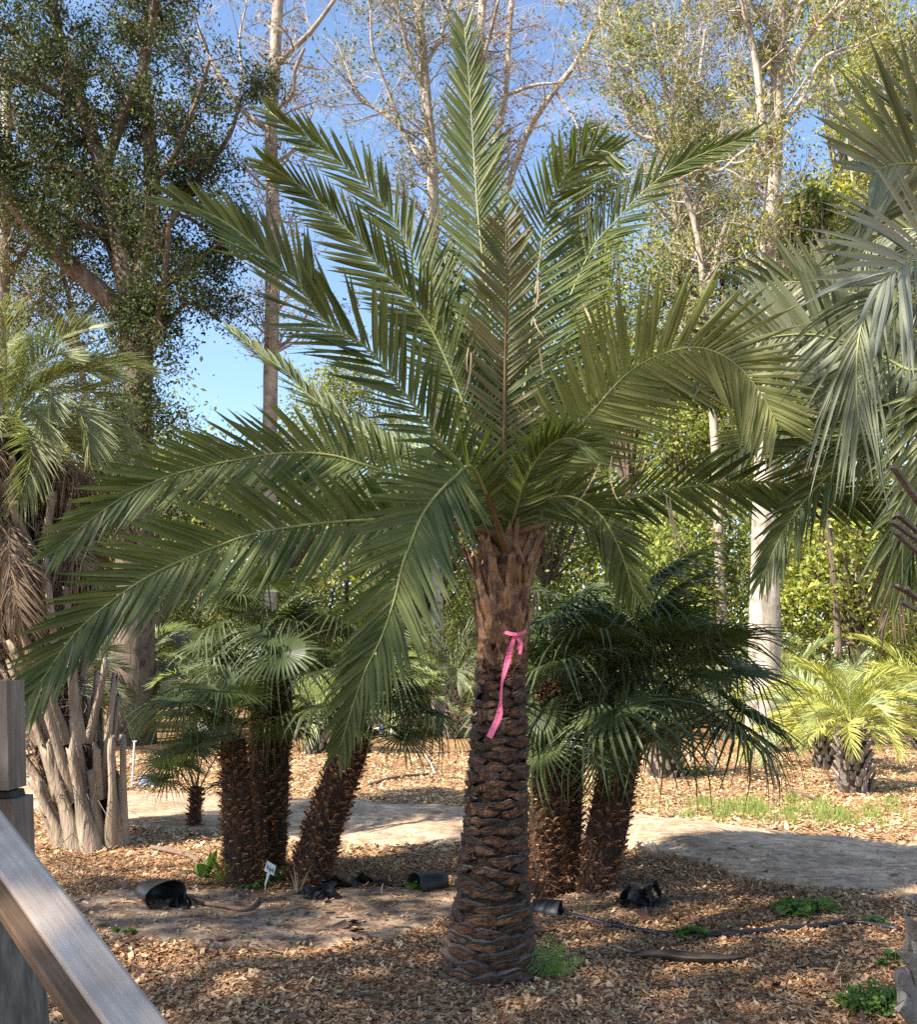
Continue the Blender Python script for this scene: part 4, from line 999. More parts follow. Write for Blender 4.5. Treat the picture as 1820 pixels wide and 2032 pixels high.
px_tree('thick pale tree trunk with a vine clad fork rising at right', 20, [
  [(1516, 1484, 74), (1518, 1150, 62), (1520, 900, 52), (1522, 600, 44), (1528, 430, 38), (1538, 320, 34), (1543, 150, 30), (1548, 0, 28), (1550, -60, 26)],
  [(1530, 350, 20), (1512, 240, 18), (1500, 120, 15), (1478, 20, 13), (1468, -50, 11)],
  [(1545, 190, 16), (1580, 115, 14), (1625, 50, 12), (1690, -5, 10)],
  [(1548, 80, 18), (1585, 20, 16), (1615, -40, 14)],
  [(1530, 310, 9), (1480, 300, 8), (1430, 340, 7), (1400, 330, 5)],
  [(1540, 260, 12), (1590, 200, 10), (1630, 120, 8), (1700, 90, 6)],
], ('leaf_olive', 1.0, .1), 75, bark='bark_pale', twig_n=3.4, depth=2, tl=75, leaf2=('leaf_yellow', .3))
px_tree('leaning thin trunked tree with sparse olive leaves, left of the thick pale trunk', 23, [
  [(1440, 1462, 28), (1420, 900, 22), (1400, 620, 19), (1378, 440, 16), (1320, 300, 13), (1270, 180, 10), (1235, 60, 8), (1220, -40, 6)],
  [(1385, 460, 13), (1350, 350, 11), (1325, 200, 9), (1300, 60, 8), (1290, -30, 6)],
  [(1375, 430, 11), (1400, 330, 10), (1385, 200, 8), (1400, 60, 6)],
  [(1395, 600, 12), (1430, 480, 10), (1460, 360, 8), (1450, 240, 6)],
  [(1310, 280, 7), (1260, 260, 6), (1220, 200, 4)],
], ('leaf_olive', 1.7, .09), 76, bark='bark_grey', twig_n=3.0, depth=2, tl=85, leaf2=('leaf_yg', .4))
px_tree('tree with sparse reddish leaves high above the road at right', 27, [
  [(1330, 1450, 24), (1340, 800, 18), (1345, 500, 15), (1330, 300, 12), (1350, 120, 9), (1360, -30, 7)],
  [(1345, 420, 9), (1410, 300, 8), (1440, 200, 6), (1470, 100, 5)],
  [(1340, 350, 8), (1270, 220, 7), (1210, 140, 6), (1190, 20, 4)],
  [(1335, 300, 7), (1430, 240, 6), (1500, 220, 4)],
], ('leaf_olive', .9, .09), 77, bark='bark_grey', twig_n=4.2, depth=2, tl=95, leaf2=('leaf_rust', .3))
px_tree('slanting trunk at the right edge among yellow leaves', 24, [
  [(1700, 1460, 34), (1715, 900, 30), (1740, 560, 24), (1775, 420, 22), (1800, 280, 20), (1840, 100, 16)],
  [(1760, 480, 12), (1700, 380, 10), (1680, 260, 8), (1650, 150, 6)],
  [(1790, 330, 12), (1760, 200, 10), (1750, 80, 8), (1720, -20, 6)],
], ('leaf_yg', 2.0, .11), 78, bark='bark_grey', twig_n=4.4, depth=2, tl=90, leaf2=('leaf_yellow', .3))
px_tree('thin crooked tree left of the big evergreen trunk', 25, [
  [(178, 1458, 24), (172, 860, 18), (160, 720, 16), (140, 600, 14), (125, 540, 12), (140, 420, 9), (120, 320, 7)],
  [(160, 715, 9), (110, 640, 8), (80, 590, 6), (30, 560, 4)],
  [(150, 650, 8), (190, 600, 7), (215, 560, 5)],
  [(165, 760, 8), (210, 800, 7), (250, 850, 5)],
], ('leaf_olive', .9, .1), 79, bark='bark_grey', twig_n=4, depth=2, tl=80)
px_tree('pale trunk at the left edge behind the grey green palm crown', 24, [
  [(-5, 1460, 44), (0, 800, 42), (5, 600, 40), (8, 450, 30), (14, 300, 24), (10, 120, 18)],
  [(5, 560, 14), (60, 480, 10), (90, 380, 7)],
], ('leaf_olive', 1.6, .1), 80, bark='bark_pale', twig_n=4, depth=2, tl=80, leaf2=('leaf_rust', .15))

# dense rounder trees and bushes of the wood edge
def clump_crown(c, rx, ry, rz, nleaf, size, seed, clumps=60, hollow=.45, csize=.22):
    r = np.random.default_rng(seed)
    d = r.normal(size=(clumps, 3)); d /= np.linalg.norm(d, axis=1)[:, None]
    rad = (hollow + (1 - hollow) * r.random(clumps) ** .6)
    C = d * rad[:, None] * np.array([rx, ry, rz]) + np.array(c)
    cs = csize * min(rx, rz) * r.lognormal(0, .35, clumps)
    k = r.integers(0, clumps, nleaf)
    P = C[k] + r.normal(size=(nleaf, 3)) * cs[k][:, None] * np.array([1, 1, .75])
    V, Q = leaf_cards(P, size, seed + 1, 0.0, hang=.3)
    return V, Q, C
def bushy(label, x, y, D, rx, ry, m, n, seed, m2=None, f2=.3, size=.13, name='leafy_tree', group='leafy trees of the wood edge', clumps=70, csize=.22, bark='bark_dark', cat='tree', hollow=.4):
    c = at(x, y, D); s = D / F
    root = empty(name, (c.x, c.y, 0)); tag(root, label, cat, group)
    V_, Q_, C = clump_crown(c, rx * s, max(1.0, rx * s * .8), ry * s, n, size, seed, clumps, hollow, csize)
    ok = V_.reshape(-1, 4, 3)[:, :, 2].min(1) > 0.03
    V_ = V_.reshape(-1, 4, 3)[ok].reshape(-1, 3); Q_ = np.arange(len(V_)).reshape(-1, 4)
    mi = None; mats = [M[m]]
    if m2:
        mats.append(M[m2]); mi = (np.random.default_rng(seed).random(len(Q_)) < f2).astype(int)
    np_mesh('crown', V_, Q_, mats, root, mi)
    mb = MB(); rs = random.Random(seed); random.seed(seed)
    bz = Vector((c.x + rs.uniform(-.4, .4), c.y, -.1)); fork = bz.lerp(c, .55)
    tube(mb, catmull([bz, bz.lerp(fork, .5) + Vector((rs.uniform(-.15, .15), 0, 0)), fork], 8), [.1, .09, .09, .08, .08, .075, .07, .07, .06], 9, wob=.05)
    for q in C[:: max(1, clumps // 26)]:
        q = Vector(q); mid = fork.lerp(q, .5) + Vector((rs.uniform(-.3, .3), rs.uniform(-.3, .3), rs.uniform(-.2, .3)))
        tube(mb, catmull([fork, mid, q], 6), [.06, .055, .045, .035, .028, .02, .01], 5, cap=False)
    rel(mb.build('trunk', M[bark], smooth=True), root)
    return root
BU = [
 ('yellow green leafy tree right behind the date palm crown', 1250, 640, 27, 150, 190, 'leaf_yg', 11000, 'leaf_olive', .3),
 ('olive tree crown left of the pale trunk at mid height', 1400, 500, 28, 130, 150, 'leaf_olive', 9000, 'leaf_yg', .3),
 ('small round olive crown against the sky beside the upper right frond', 1175, 330, 31, 80, 110, 'leaf_olive', 4200, 'leaf_yg', .3),
 ('yellow leaved crown right of the pale trunk', 1640, 470, 25, 130, 120, 'leaf_yellow', 8000, 'leaf_yg', .4),
 ('dark green leafy crown in the upper right corner', 1770, 230, 27, 110, 170, 'leaf_dark_olive', 9000, 'leaf_yg', .25),
 ('bright leafy tree behind the grey palm fronds', 1620, 720, 24, 170, 170, 'leaf_yg', 12000, 'leaf_yellow', .3),
 ('dense leafy tree behind the arching right frond', 1400, 800, 26, 170, 170, 'leaf_yg', 11000, 'leaf_dark_olive', .3),
 ('thin leaved crown at the top right against the sky', 1680, 60, 29, 130, 110, 'leaf_olive', 4500, 'leaf_yellow', .2),
 ('low bright bush right of the thick pale trunk', 1700, 1120, 23, 170, 160, 'leaf_yg', 12000, 'leaf_yellow', .25),
 ('low bright bush left of the thick pale trunk', 1350, 1120, 24, 150, 160, 'leaf_yg', 11000, 'leaf_dark_olive', .3),
 ('leafy tree filling behind the date palm trunk top', 1080, 950, 30, 150, 200, 'leaf_yg', 9000, 'leaf_olive', .4),
 ('low dark bushes at the foot of the big evergreen tree', 400, 960, 29, 130, 80, 'leaf_dark_olive', 7000, 'leaf_yg', .4),
 ('pale leafy tree between the slender tree and the date palm', 690, 830, 32, 110, 110, 'leaf_olive', 7000, 'leaf_yg', .4),
 ('yellowish bush below the left fronds', 560, 980, 28, 160, 120, 'leaf_yg', 9000, 'leaf_olive', .5),
 ('leafy bush behind the left clump of fan palms', 330, 1060, 26, 150, 150, 'leaf_yg', 9000, 'leaf_olive', .5),
 ('bush behind the centre fronds', 850, 1050, 28, 160, 150, 'leaf_yg', 9000, 'leaf_olive', .5),
 ('olive tree at the left edge behind the booted palm', 30, 930, 28, 110, 90, 'leaf_olive', 6000, 'leaf_yg', .4),
 ('shaded bush at the left edge behind the dead skirt', 60, 1080, 26, 150, 170, 'leaf_dark_olive', 9000, 'leaf_olive', .4),
 ('low pale bush between the left clump and the leaning fan palm', 620, 1270, 31, 150, 150, 'leaf_yg', 9000, 'leaf_olive', .4),
 ('low pale bush behind the leaning fan palm crown', 820, 1260, 33, 150, 150, 'leaf_yg', 9000, 'leaf_olive', .4),
 ('low bush directly behind the date palm trunk', 1010, 1240, 34, 150, 160, 'leaf_yg', 9000, 'leaf_olive', .4),
 ('low bush behind the right clump of fan palms', 1190, 1240, 31, 140, 170, 'leaf_yg', 9000, 'leaf_dark_olive', .3),
 ('low bush behind the trunk of the big evergreen', 400, 1250, 30, 150, 150, 'leaf_yg', 9000, 'leaf_olive', .4),
 ('low shaded bush behind the booted palm', 180, 1230, 29, 150, 170, 'leaf_dark_olive', 9000, 'leaf_olive', .4),
 ('low bush at the far right edge behind the pindo palms', 1850, 1250, 28, 140, 140, 'leaf_yg', 8000, 'leaf_yellow', .3),
 ('small dark evergreen beside the pale trunk', 1590, 440, 22, 60, 60, 'leaf_dark_olive', 3000, None, 0),
]
for i, (lab, x, y, D, rx, ry, m, n, m2, f2) in enumerate(BU):
    bushy(lab, x, y, D, rx, ry, m, n, 200 + i * 3, m2, f2)
# far wood closing the view
r = np.random.default_rng(5)
pts = []
for k in range(800):
    x = r.uniform(-500, 2400); ytop = np.interp(x, [-500, 300, 700, 1000, 1300, 2400], [760, 900, 930, 820, 620, 520])
    yy = ytop + (1450 - ytop) * r.random() ** .75; D = r.uniform(42, 60); c = at(x, yy, D)
    cs = r.uniform(.8, 1.8); nn = 360
    pts.append(np.array(c) + r.normal(size=(nn, 3)) * cs)
pts = np.concatenate(pts); pts = pts[pts[:, 2] > .1]
Vv, Qq = leaf_cards(pts, .3, 9)
tag(np_mesh('far_woods', Vv, Qq, [M['leaf_yg'], M['leaf_olive']], None, (r.random(len(Qq)) < .5).astype(int)), 'far green woods closing the view behind the palms', 'woods', kind='stuff')
# unseen canopy added behind and left of the viewpoint to shade the near ground
pts = []
for k in range(230):
    gx_ = random.uniform(-4.5, 9.0); t = Vector((gx_, random.uniform(.3, 7.6 - .05 * gx_), 0))
    if k % 13 == 0: t = Vector((random.uniform(-.6, 1.8), random.uniform(1.2, 3.4), 0))  # extra clumps added to shade the handrail
    c = t + SUN * random.uniform(13, 19)
    pts.append(np.array(c) + r.normal(size=(75, 3)) * random.uniform(.25, .6))
pts = np.concatenate(pts)
Vv, Qq = leaf_cards(pts, .2, 10, .1, aspect=.6)
tag(np_mesh('shade_canopy', Vv, Qq, M['leaf_dark']), 'unseen leaf canopy added to dapple the near ground with shade', 'canopy', kind='stuff')

# ------------------------------------------------------------------ railing in the left foreground
rail = empty('stair_railing', at(-60, 2032, 2.6)); tag(rail, 'weathered wooden stair railing and post cutting across the lower left corner', 'railing')
def board(mb, A, B, up0, up1, depth, bev=.006):
    """long board: A,B centre points of its face, up0/up1 half height vectors, depth vector"""
    V = []
    for c, u, s in ((A, up0, 0), (B, up1, 1)):
        un = u.normalized(); dn = depth.normalized()
        hh = u.length; dl = depth.length
        for (a, b) in ((-hh + bev, 0), (hh - bev, 0), (hh, bev), (hh, dl - bev), (hh - bev, dl), (-hh + bev, dl), (-hh, dl - bev), (-hh, bev)):
            V.append(c + un * a + dn * b)
    mb.add(V, [(i, (i + 1) % 8, 8 + (i + 1) % 8, 8 + i) for i in range(8)] + [tuple(range(8))[::-1], tuple(range(8, 16))])
A0, B0 = at(-120, 1490, 2.62), at(345, 2115, 1.72)
A = at(-120, 1476, 2.62); B = at(352, 2140, 1.72)
ax = (B - A).normalized(); cv = (CAM - (A + B) / 2).normalized()
up = ax.cross(cv).normalized();
if up.z < 0: up = -up
dep = -(up.cross(ax)).normalized()
if dep.dot(cv) > 0: dep = -dep
tilt = Matrix.Rotation(R(-14), 3, ax)
def mk(A, B, h, dp, m, name, off=Vector((0, 0, 0))):
    b = MB(); L = (B - A).length
    board(b, Vector((0, 0, 0)), Vector((L, 0, 0)), Vector((0, 0, h)), Vector((0, 0, h)), Vector((0, dp, 0)))
    o = b.build(name, M[m])
    Xv = (B - A).normalized(); Zv = (tilt @ up).normalized(); Yv = Zv.cross(Xv)
    if Yv.dot(cv) > 0: Yv = -Yv
    mt_ = Matrix((Xv, Yv, Zv)).transposed().to_4x4()
    o.parent = rail; o.matrix_local = Matrix.Translation(A + off - rail.location) @ mt_
    return o
Am, Bm = at(-120, 1505, 2.62), at(345, 2105, 1.72)
mk(Am, Bm, .0405, .045, 'rail_wood', 'handrail')
mk(Am, Bm, .02, .05, 'rail_wood_dark', 'under_rail', off=-(tilt @ up) * .060 + dep * .02)
# log post and squared upper post
b = MB(); P = [at(-58, yy, 2.75) for yy in (2250, 2100, 2000, 1900, 1800, 1745)]
tube(b, P, [(v) * 2.75 / F for v in (140, 134, 130, 124, 118, 114)], 28, wob=.02)
rel(b.build('log_post', M['log_wood'], smooth=True), rail)
b = MB()
def boxp(b, x0, x1, y0, y1, D, th):
    a = [at(x0, y1, D), at(x1, y1, D), at(x1 - 4, y0, D), at(x0, y0, D)]; Vb = a + [p + Vector((0, th, 0)) for p in a]
    b.add(Vb, [(0, 1, 2, 3), (5, 4, 7, 6), (1, 5, 6, 2), (0, 3, 7, 4), (3, 2, 6, 7), (0, 4, 5, 1)])
boxp(b, -110, 17, 1350, 1568, 2.7, .11); rel(b.build('upper_post', M['post_wood']), rail)
b = MB(); boxp(b, -110, 22, 1571, 1584, 2.72, .09); rel(b.build('post_gap', M['plastic_black']), rail)  # black strip standing in for the dark gap between the post pieces
b = MB(); boxp(b, -110, 32, 1586, 1745, 2.71, .12); rel(b.build('lower_post', M['post_wood']), rail)

# ------------------------------------------------------------------ small things
def on(x, y, dz=0):
    p = G(x, y); p.z += dz; return p
def line_thing(name, label, cat, px_, r_, m, group=None, dz=.01, ns=8, taper=None, n=30):
    P = catmull([on(x, y, dz + (0 if len(t) == 0 else t[0])) for (x, y, *t) in px_], n)
    for p in P:
        gz = float(H(p.x, p.y)) + r_ * .6
        if p.z < gz: p.z = gz
    b = MB(); rr_ = r_ if taper is None else [r_ * (1 - taper * i / n) for i in range(n + 1)]
    tube(b, P, rr_, ns); o0 = P[0]
    o = b.build(name, M[m], smooth=True, origin=tuple(o0)); tag(o, label, cat, group); return o
line_thing('irrigation_pipe', 'black irrigation hose snaking across the mulch right of the date palm', 'hose', [(1078, 1792), (1120, 1806), (1180, 1818), (1260, 1832), (1350, 1848), (1430, 1853), (1520, 1852), (1620, 1845), (1690, 1839), (1740, 1848), (1790, 1860)], .015, 'hose_black', dz=.022)
line_thing('fallen_stick', 'dark stick lying on the sunlit mulch behind the leaning fan palm', 'stick', [(730, 1562), (770, 1552), (810, 1543), (850, 1538)], .022, 'stick', 'sticks on the ground', dz=.03)
line_thing('fallen_stick', 'brown stick on the mulch between the pindo palms and the weeds', 'stick', [(1560, 1568), (1600, 1580), (1640, 1594)], .02, 'stick', 'sticks on the ground', dz=.03)
line_thing('fallen_stick', 'dry branch lying left of the strappy green plants', 'stick', [(300, 1683), (340, 1690), (372, 1702), (395, 1716)], .02, 'stick', 'sticks on the ground', dz=.03)
line_thing('fallen_branch', 'long thin dark branch lying across the road shoulder at the left edge', 'stick', [(20, 1514), (60, 1506), (100, 1503)], .02, 'stick', 'sticks on the ground', dz=.03)
line_thing('white_tube', 'thin curved white tube lying on the far mulch', 'tube', [(843, 1500), (848, 1512), (856, 1522), (864, 1535)], .012, 'pvc', dz=.02)
line_thing('dark_hose', 'dark hose running over the far mulch beside the date palm', 'hose', [(845, 1496), (880, 1494), (930, 1492)], .014, 'hose_black', dz=.02)
line_thing('dark_root', 'black root lying along the edge of the bare soil', 'root', [(330, 1806), (372, 1790), (400, 1800), (440, 1805), (490, 1812), (514, 1792)], .014, 'stick', dz=.03)
line_thing('bark_strip', 'crooked dark bark strip behind the bare soil', 'bark', [(600, 1778), (650, 1764), (700, 1755), (740, 1752), (800, 1762)], .018, 'sheet_black', dz=.02)
# standing white stake and curved pipe
b = MB(); p0 = on(262, 1560); p1 = Vector((p0.x, p0.y, p0.z + 84 * p0.y / F)); tube(b, [p0 - Vector((0, 0, .05)), p1], .014, 8)
b.add([p1 + Vector((-.03, 0, .0)), p1 + Vector((.03, 0, 0)), p1 + Vector((.03, 0, .012)), p1 + Vector((-.03, 0, .012)), p1 + Vector((-.03, .02, .0)), p1 + Vector((.03, .02, 0)), p1 + Vector((.03, .02, .012)), p1 + Vector((-.03, .02, .012))], [(0, 1, 2, 3), (4, 7, 6, 5), (3, 2, 6, 7), (0, 4, 5, 1), (0, 3, 7, 4), (1, 5, 6, 2)])
tag(b.build('marker_stake', M['pvc'], origin=tuple(p0)), 'thin white stake standing upright beside the grey bag', 'stake')
b = MB(); p0 = on(1413, 1535); s = p0.y / F
tube(b, catmull([p0 - Vector((0, 0, .03)), p0 + Vector((8 * s, .05, 28 * s)), p0 + Vector((13 * s, .1, 58 * s)), p0 + Vector((13 * s, .1, 85 * s))], 12), .02, 8)
tag(b.build('bent_pipe', M['pvc'], smooth=True, origin=tuple(p0)), 'curved white pipe rising from the mulch beside the short pindo palm', 'pipe')

def lump(name, label, cat, x, y, w_, h_, dpt, m, seed, fold=.25, group=None, sharp=1.0, n=(18, 10), edge=0):
    """crumpled low sheet or bag resting on the ground"""
    p = on(x, y); s = p.y / F; rs = random.Random(seed); b = MB(); V = []
    ph = [rs.uniform(0, 6) for _ in range(6)]
    na, nr = n
    for j in range(nr + 1):
        t = j / nr
        for i in range(na):
            a = 2 * math.pi * i / na
            k = 1 + fold * (.5 * math.sin(3 * a + ph[0]) + .35 * math.sin(5 * a + ph[1]) + .3 * rs.uniform(-1, 1) * t)
            X_, Y_ = math.cos(a) * w_ * s * .5 * t * k, math.sin(a) * dpt * .5 * t * k
            hz = h_ * s * (1 - t ** (2.2 * sharp)) * (1 + fold * 1.3 * (math.sin(4 * a + ph[2]) * t + .5 * math.sin(9 * t + ph[3]) + .4 * rs.uniform(-1, 1)))
            if edge and t < .45: hz = h_ * s * (.25 + 1.1 * t)
            V.append(p + Vector((X_, Y_, max(hz, -.01) + (0 if t < 1 else -.02))))
    b.add(V, [(j * na + i, j * na + (i + 1) % na, (j + 1) * na + (i + 1) % na, (j + 1) * na + i) for j in range(nr) for i in range(na)])
    o = b.build(name, M[m], smooth=True, origin=tuple(p)); tag(o, label, cat, group); return o
def scraps(label, x, y, w_, h_, n, seed, m='sheet_black'):
    p = on(x, y); s = p.y / F; rs = random.Random(seed); b = MB()
    for i in range(n):
        a = rs.uniform(-.6, .6) + (math.pi if rs.random() < .5 else 0); d = Vector((math.cos(a), math.sin(a) * .8, 0)); q = Vector((-d.y, d.x, 0))
        o_ = p + Vector((rs.uniform(-.3, .3) * w_ * s, rs.uniform(-.1, .1), 0)); L = w_ * s * rs.uniform(.3, .6); wd = rs.uniform(.03, .07); cv = rs.uniform(-.5, .5)
        V = []; nn = 14; ph = rs.uniform(0, 3); hh = h_ * s * rs.uniform(.3, 1)
        for k in range(nn + 1):
            u = k / nn; c = o_ + d * (L * (u - .5)) + q * (cv * L * (u - .5) ** 2) + Vector((0, 0, .012 + hh * abs(math.sin(u * 3.0 + ph)) * (.3 + .7 * math.sin(u * math.pi))))
            tw = 1.0 * math.sin(u * 4 + ph * 2); ww = wd * (.35 + .65 * math.sin(u * math.pi)) * (1 + .2 * rs.uniform(-1, 1))
            sv = q * math.cos(tw) + Vector((0, 0, 1)) * math.sin(tw)
            for e in (-1, -.4, .3, 1):
                v = c + sv * (ww * e) + Vector((0, 0, .012 * math.sin(e * 3 + u * 9))); v.z = max(v.z, float(H(v.x, v.y)) + .004); V.append(v)
        b.add(V, [(4 * k + e, 4 * k + e + 1, 4 * k + e + 5, 4 * k + e + 4) for k in range(nn) for e in range(3)])
    o = b.build('weed_cloth', M[m], smooth=True, origin=tuple(p)); tag(o, label, 'ground cloth', 'scraps of black ground cloth'); return o
def pot(label, x, y, rpx, Lpx, ang, tiltz, seed, name='nursery_pot', group='black plastic pots lying on the ground'):
    """a squashed plastic pot lying on its side with an open mouth"""
    p = on(x, y); s = p.y / F; r = rpx * s; L = Lpx * s; b = MB()
    d = Vector((math.cos(ang), math.sin(ang), tiltz)).normalized(); u = Vector((0, 0, 1)); sdv = d.cross(u).normalized(); u = sdv.cross(d)
    rings = []; rs = random.Random(seed)
    for (t, k) in ((0, 0.01), (0, .72), (.3, .8), (.7, .92), (1, 1), (1.03, 1.04), (1.03, .99), (.97, .94), (.6, .86), (.08, .68), (.08, .01)):
        rings.append([p + Vector((0, 0, r * .42)) + d * (L * t) + (sdv * math.cos(a) + u * math.sin(a) * .75) * (r * k) * (1 + .07 * math.sin(3 * a + seed)) for a in [2 * math.pi * i / 20 for i in range(20)]])
    V = [v for q in rings for v in q]
    b.add(V, [(j * 20 + i, j * 20 + (i + 1) % 20, (j + 1) * 20 + (i + 1) % 20, (j + 1) * 20 + i) for j in range(len(rings) - 1) for i in range(20)])
    o = b.build(name, M['plastic_black'], smooth=True, origin=tuple(p)); tag(o, label, 'plant pot', group)
pot('black pot lying on its side on the bare soil at left, mouth facing the viewer', 296, 1796, 38, 80, -.9, .02, 1)
pot('black pot tipped over just left of the date palm trunk', 880, 1758, 30, 60, -2.6, -.05, 2)
pot('black pot half hidden behind the right side of the date palm base', 1058, 1800, 26, 50, -.3, -.12, 3)
scraps('crumpled black ground cloth right of the curved fan palm', 1290, 1790, 115, 34, 9, 4)
scraps('thin black cloth scrap between the leaning fan palm and the date palm', 700, 1762, 110, 12, 5, 5)
scraps('black cloth scrap on the bare soil below the left clump', 350, 1806, 70, 20, 4, 6)
scraps('flat black cloth edge in front of the left clump of fan palms', 620, 1782, 130, 10, 5, 7)
lump('plastic_bag', 'blue grey plastic bag lying on the far side of the road', 'bag', 288, 1558, 44, 20, .22, 'bag', 8, .18)
lump('stone', 'small dark stones beyond the grey bag', 'stone', 345, 1512, 40, 10, .2, 'stick', 9, .2)
lump('coiled_hose', 'flattened coil of dark hose on the far mulch', 'hose', 1110 * 0 + 805, 1487, 90, 5, .5, 'stick', 10, .2)
# fallen boot of a frond
def husk(label, pts, wpx, group=None):
    P = catmull([on(x, y, dz) for x, y, dz in pts], 16); b = MB(); V = []; n = 16
    for i, p in enumerate(P):
        T = (P[min(i + 1, n)] - P[max(i - 1, 0)]).normalized(); S = T.cross(Vector((0, 0, 1))).normalized()
        w_ = wpx * p.y / F * math.sin(min(1, (i / n) * 1.15 + .06) * math.pi) ** .7 + .004
        for a in (-1, -.5, 0, .5, 1):
            V.append(p + S * (w_ * a * .9) + Vector((0, 0, w_ * .55 * a * a)))
        for a in (1, .5, 0, -.5, -1):
            V.append(p + S * (w_ * a * .86) + Vector((0, 0, w_ * .55 * a * a - .008)))
    b.add(V, [(10 * i + k, 10 * i + (k + 1) % 10, 10 * i + 10 + (k + 1) % 10, 10 * i + 10 + k) for i in range(n) for k in range(10)])
    o = b.build('fallen_frond_base', M['husk'], smooth=True, origin=tuple(P[0])); tag(o, label, 'palm debris', group)
husk('long dark curled palm frond base lying on the mulch at right', [(1250, 1892, .02), (1320, 1898, .02), (1380, 1905, .02), (1450, 1902, .02), (1520, 1890, .05)], 20)
husk('small curled palm sheath on the dirt road at the left edge', [(62, 1562, .02), (78, 1566, .03), (92, 1574, .02)], 7)

# plant tag
p0 = on(527, 1768); s = p0.y / F
tg = empty('plant_tag', p0); tag(tg, 'tilted white hand lettered plant tag stuck in the soil beside the left clump', 'plant label')
def tp(x, y, e=0):            # tag face coordinates in the picture, e = towards the viewer
    return at(x, y, p0.y - .02 - e)
def c1(x, y): return (364 + x * .056, 1638 + y * .056)
b = MB(); q = [tp(*c1(*t)) for t in ((1190, 495), (1315, 600), (1280, 685), (1215, 665), (1150, 600))]; qb = [v + Vector((0, .004, 0)) for v in q]
q = [tp(x, y) for x, y in ((530.5, 1707), (548, 1718), (543, 1737), (524, 1727))]; qb = [v + Vector((0, .004, 0)) for v in q]
b.add(q + qb, [(0, 1, 2, 3), (7, 6, 5, 4), (0, 4, 5, 1), (1, 5, 6, 2), (2, 6, 7, 3), (3, 7, 4, 0)]); rel(b.build('face', M['white_tag']), tg)
b = MB(); st = [tp(531, 1729, -.006), tp(536, 1732, -.006), tp(527, 1757, -.006), tp(524.5, 1756, -.006)]; sb = [v + Vector((0, .004, 0)) for v in st]
b.add(st + sb, [(0, 1, 2, 3), (7, 6, 5, 4), (0, 4, 5, 1), (1, 5, 6, 2), (2, 6, 7, 3), (3, 7, 4, 0)])
tube(b, [tp(527, 1755, -.008), p0 + Vector((0, -.02, -.03))], .004, 5); rel(b.build('stake', M['white_tag']), tg)
b = MB()
O = (528.5, 1722); ex = Vector((.86, .52)); ey = Vector((-.25, .97))
def lt(u, v): return tp(O[0] + ex.x * u + ey.x * v, O[1] + ex.y * u + ey.y * v, .003)
for stroke in ([(0, -8), (1.6, 1)], [(1.6, 1), (3.6, -7)], [(5.4, -3.5), (5.4, 1)], [(5.4, -6), (5.4, -5.4)], [(7.6, -4), (7.6, 4)], [(7.6, -4), (10, -4), (10, -.5), (7.8, -.3)], [(11.4, 1), (13.4, -6.6), (15.4, 1)], [(12.2, -2), (14.6, -2)]):
    tube(b, [lt(*z) for z in stroke], .0021, 4)
rel(b.build('lettering', M['ink']), tg)

# far valve with blue handle
p0 = on(757, 1466); s = p0.y / F
vv = empty('irrigation_valve', p0); tag(vv, 'white pipe irrigation valve with a blue handle in the far mulch bed', 'valve')
b = MB(); tube(b, [p0 - Vector((0, 0, .05)), p0 + Vector((0, 0, 26 * s))], .03, 8); tube(b, [p0 + Vector((-16 * s, 0, 22 * s)), p0 + Vector((18 * s, 0, 22 * s))], .028, 8); tube(b, [p0 + Vector((18 * s, 0, -.02)), p0 + Vector((18 * s, 0, 24 * s))], .025, 8)
rel(b.build('pipe', M['pvc'], smooth=True), vv)
b = MB(); tube(b, [p0 + Vector((2 * s, -.05, 14 * s)), p0 + Vector((2 * s, -.05, 28 * s))], [.05, .04], 8); rel(b.build('handle', M['blue']), vv)

# low green plants
def weed(label, x, y, w_, h_, n, m, seed, size=.03, name='weed_patch', group='low green weeds in the mulch', dpt=None, cat='weeds'):
    p = on(x, y); s = p.y / F; r = np.random.default_rng(seed)
    dpt = dpt or w_ * s * .6
    h_ *= .75; k = max(5, n // 22); C = np.stack([r.uniform(-.5, .5, k) * w_ * s, r.uniform(-.5, .5, k) * dpt, np.zeros(k)], -1)
    j = r.integers(0, k, n); Pp = C[j] + r.normal(size=(n, 3)) * np.array([w_ * s * .07, dpt * .09, 0])
    hh = h_ * s * r.uniform(.35, 1.2, k)[j] * (1 - .5 * np.abs(Pp[:, 0]) / (w_ * s * .5 + 1e-6)).clip(.25, 1)
    Pp[:, 2] = r.random(n) ** .7 * hh + .015
    Vv, Qq = leaf_cards(Pp, size, seed, .004, aspect=.75)
    # lie flatter: squash tilt
    V4 = Vv.reshape(-1, 4, 3); c = V4.mean(1, keepdims=True); V4 = c + (V4 - c) * np.array([1, 1, .55]); Vv = V4.reshape(-1, 3)
    Vv[:, 2] += H(Vv[:, 0] + p.x, Vv[:, 1] + p.y) - p.z
    b = MB(); b.v = [tuple(v) for v in Vv]; b.f = [tuple(int(z) for z in q_) for q_ in Qq]; b.m = [0] * len(b.f)
    for i in range(0, n, 4):
        q_ = Pp[i]; tube(b, [Vector((q_[0] * .8, q_[1] * .8, 0)), Vector(q_)], .0015, 3, cap=False)
    me = b.build(name, M[m]); me.location = p; tag(me, label, cat, group); return me
weed('clump of broad green weeds on the mulch between the road and the hose', 1600, 1818, 110, 34, 500, 'weed', 1, .055)
weed('small leafy green weed touching the hose', 1378, 1850, 56, 24, 200, 'weed', 2, .05)
weed('bright clover patch in the lower right corner', 1745, 2005, 130, 60, 1500, 'weed', 3, .026)
weed('green clover around the foot of the plant tag', 548, 1752, 52, 26, 420, 'weed', 4, .028)
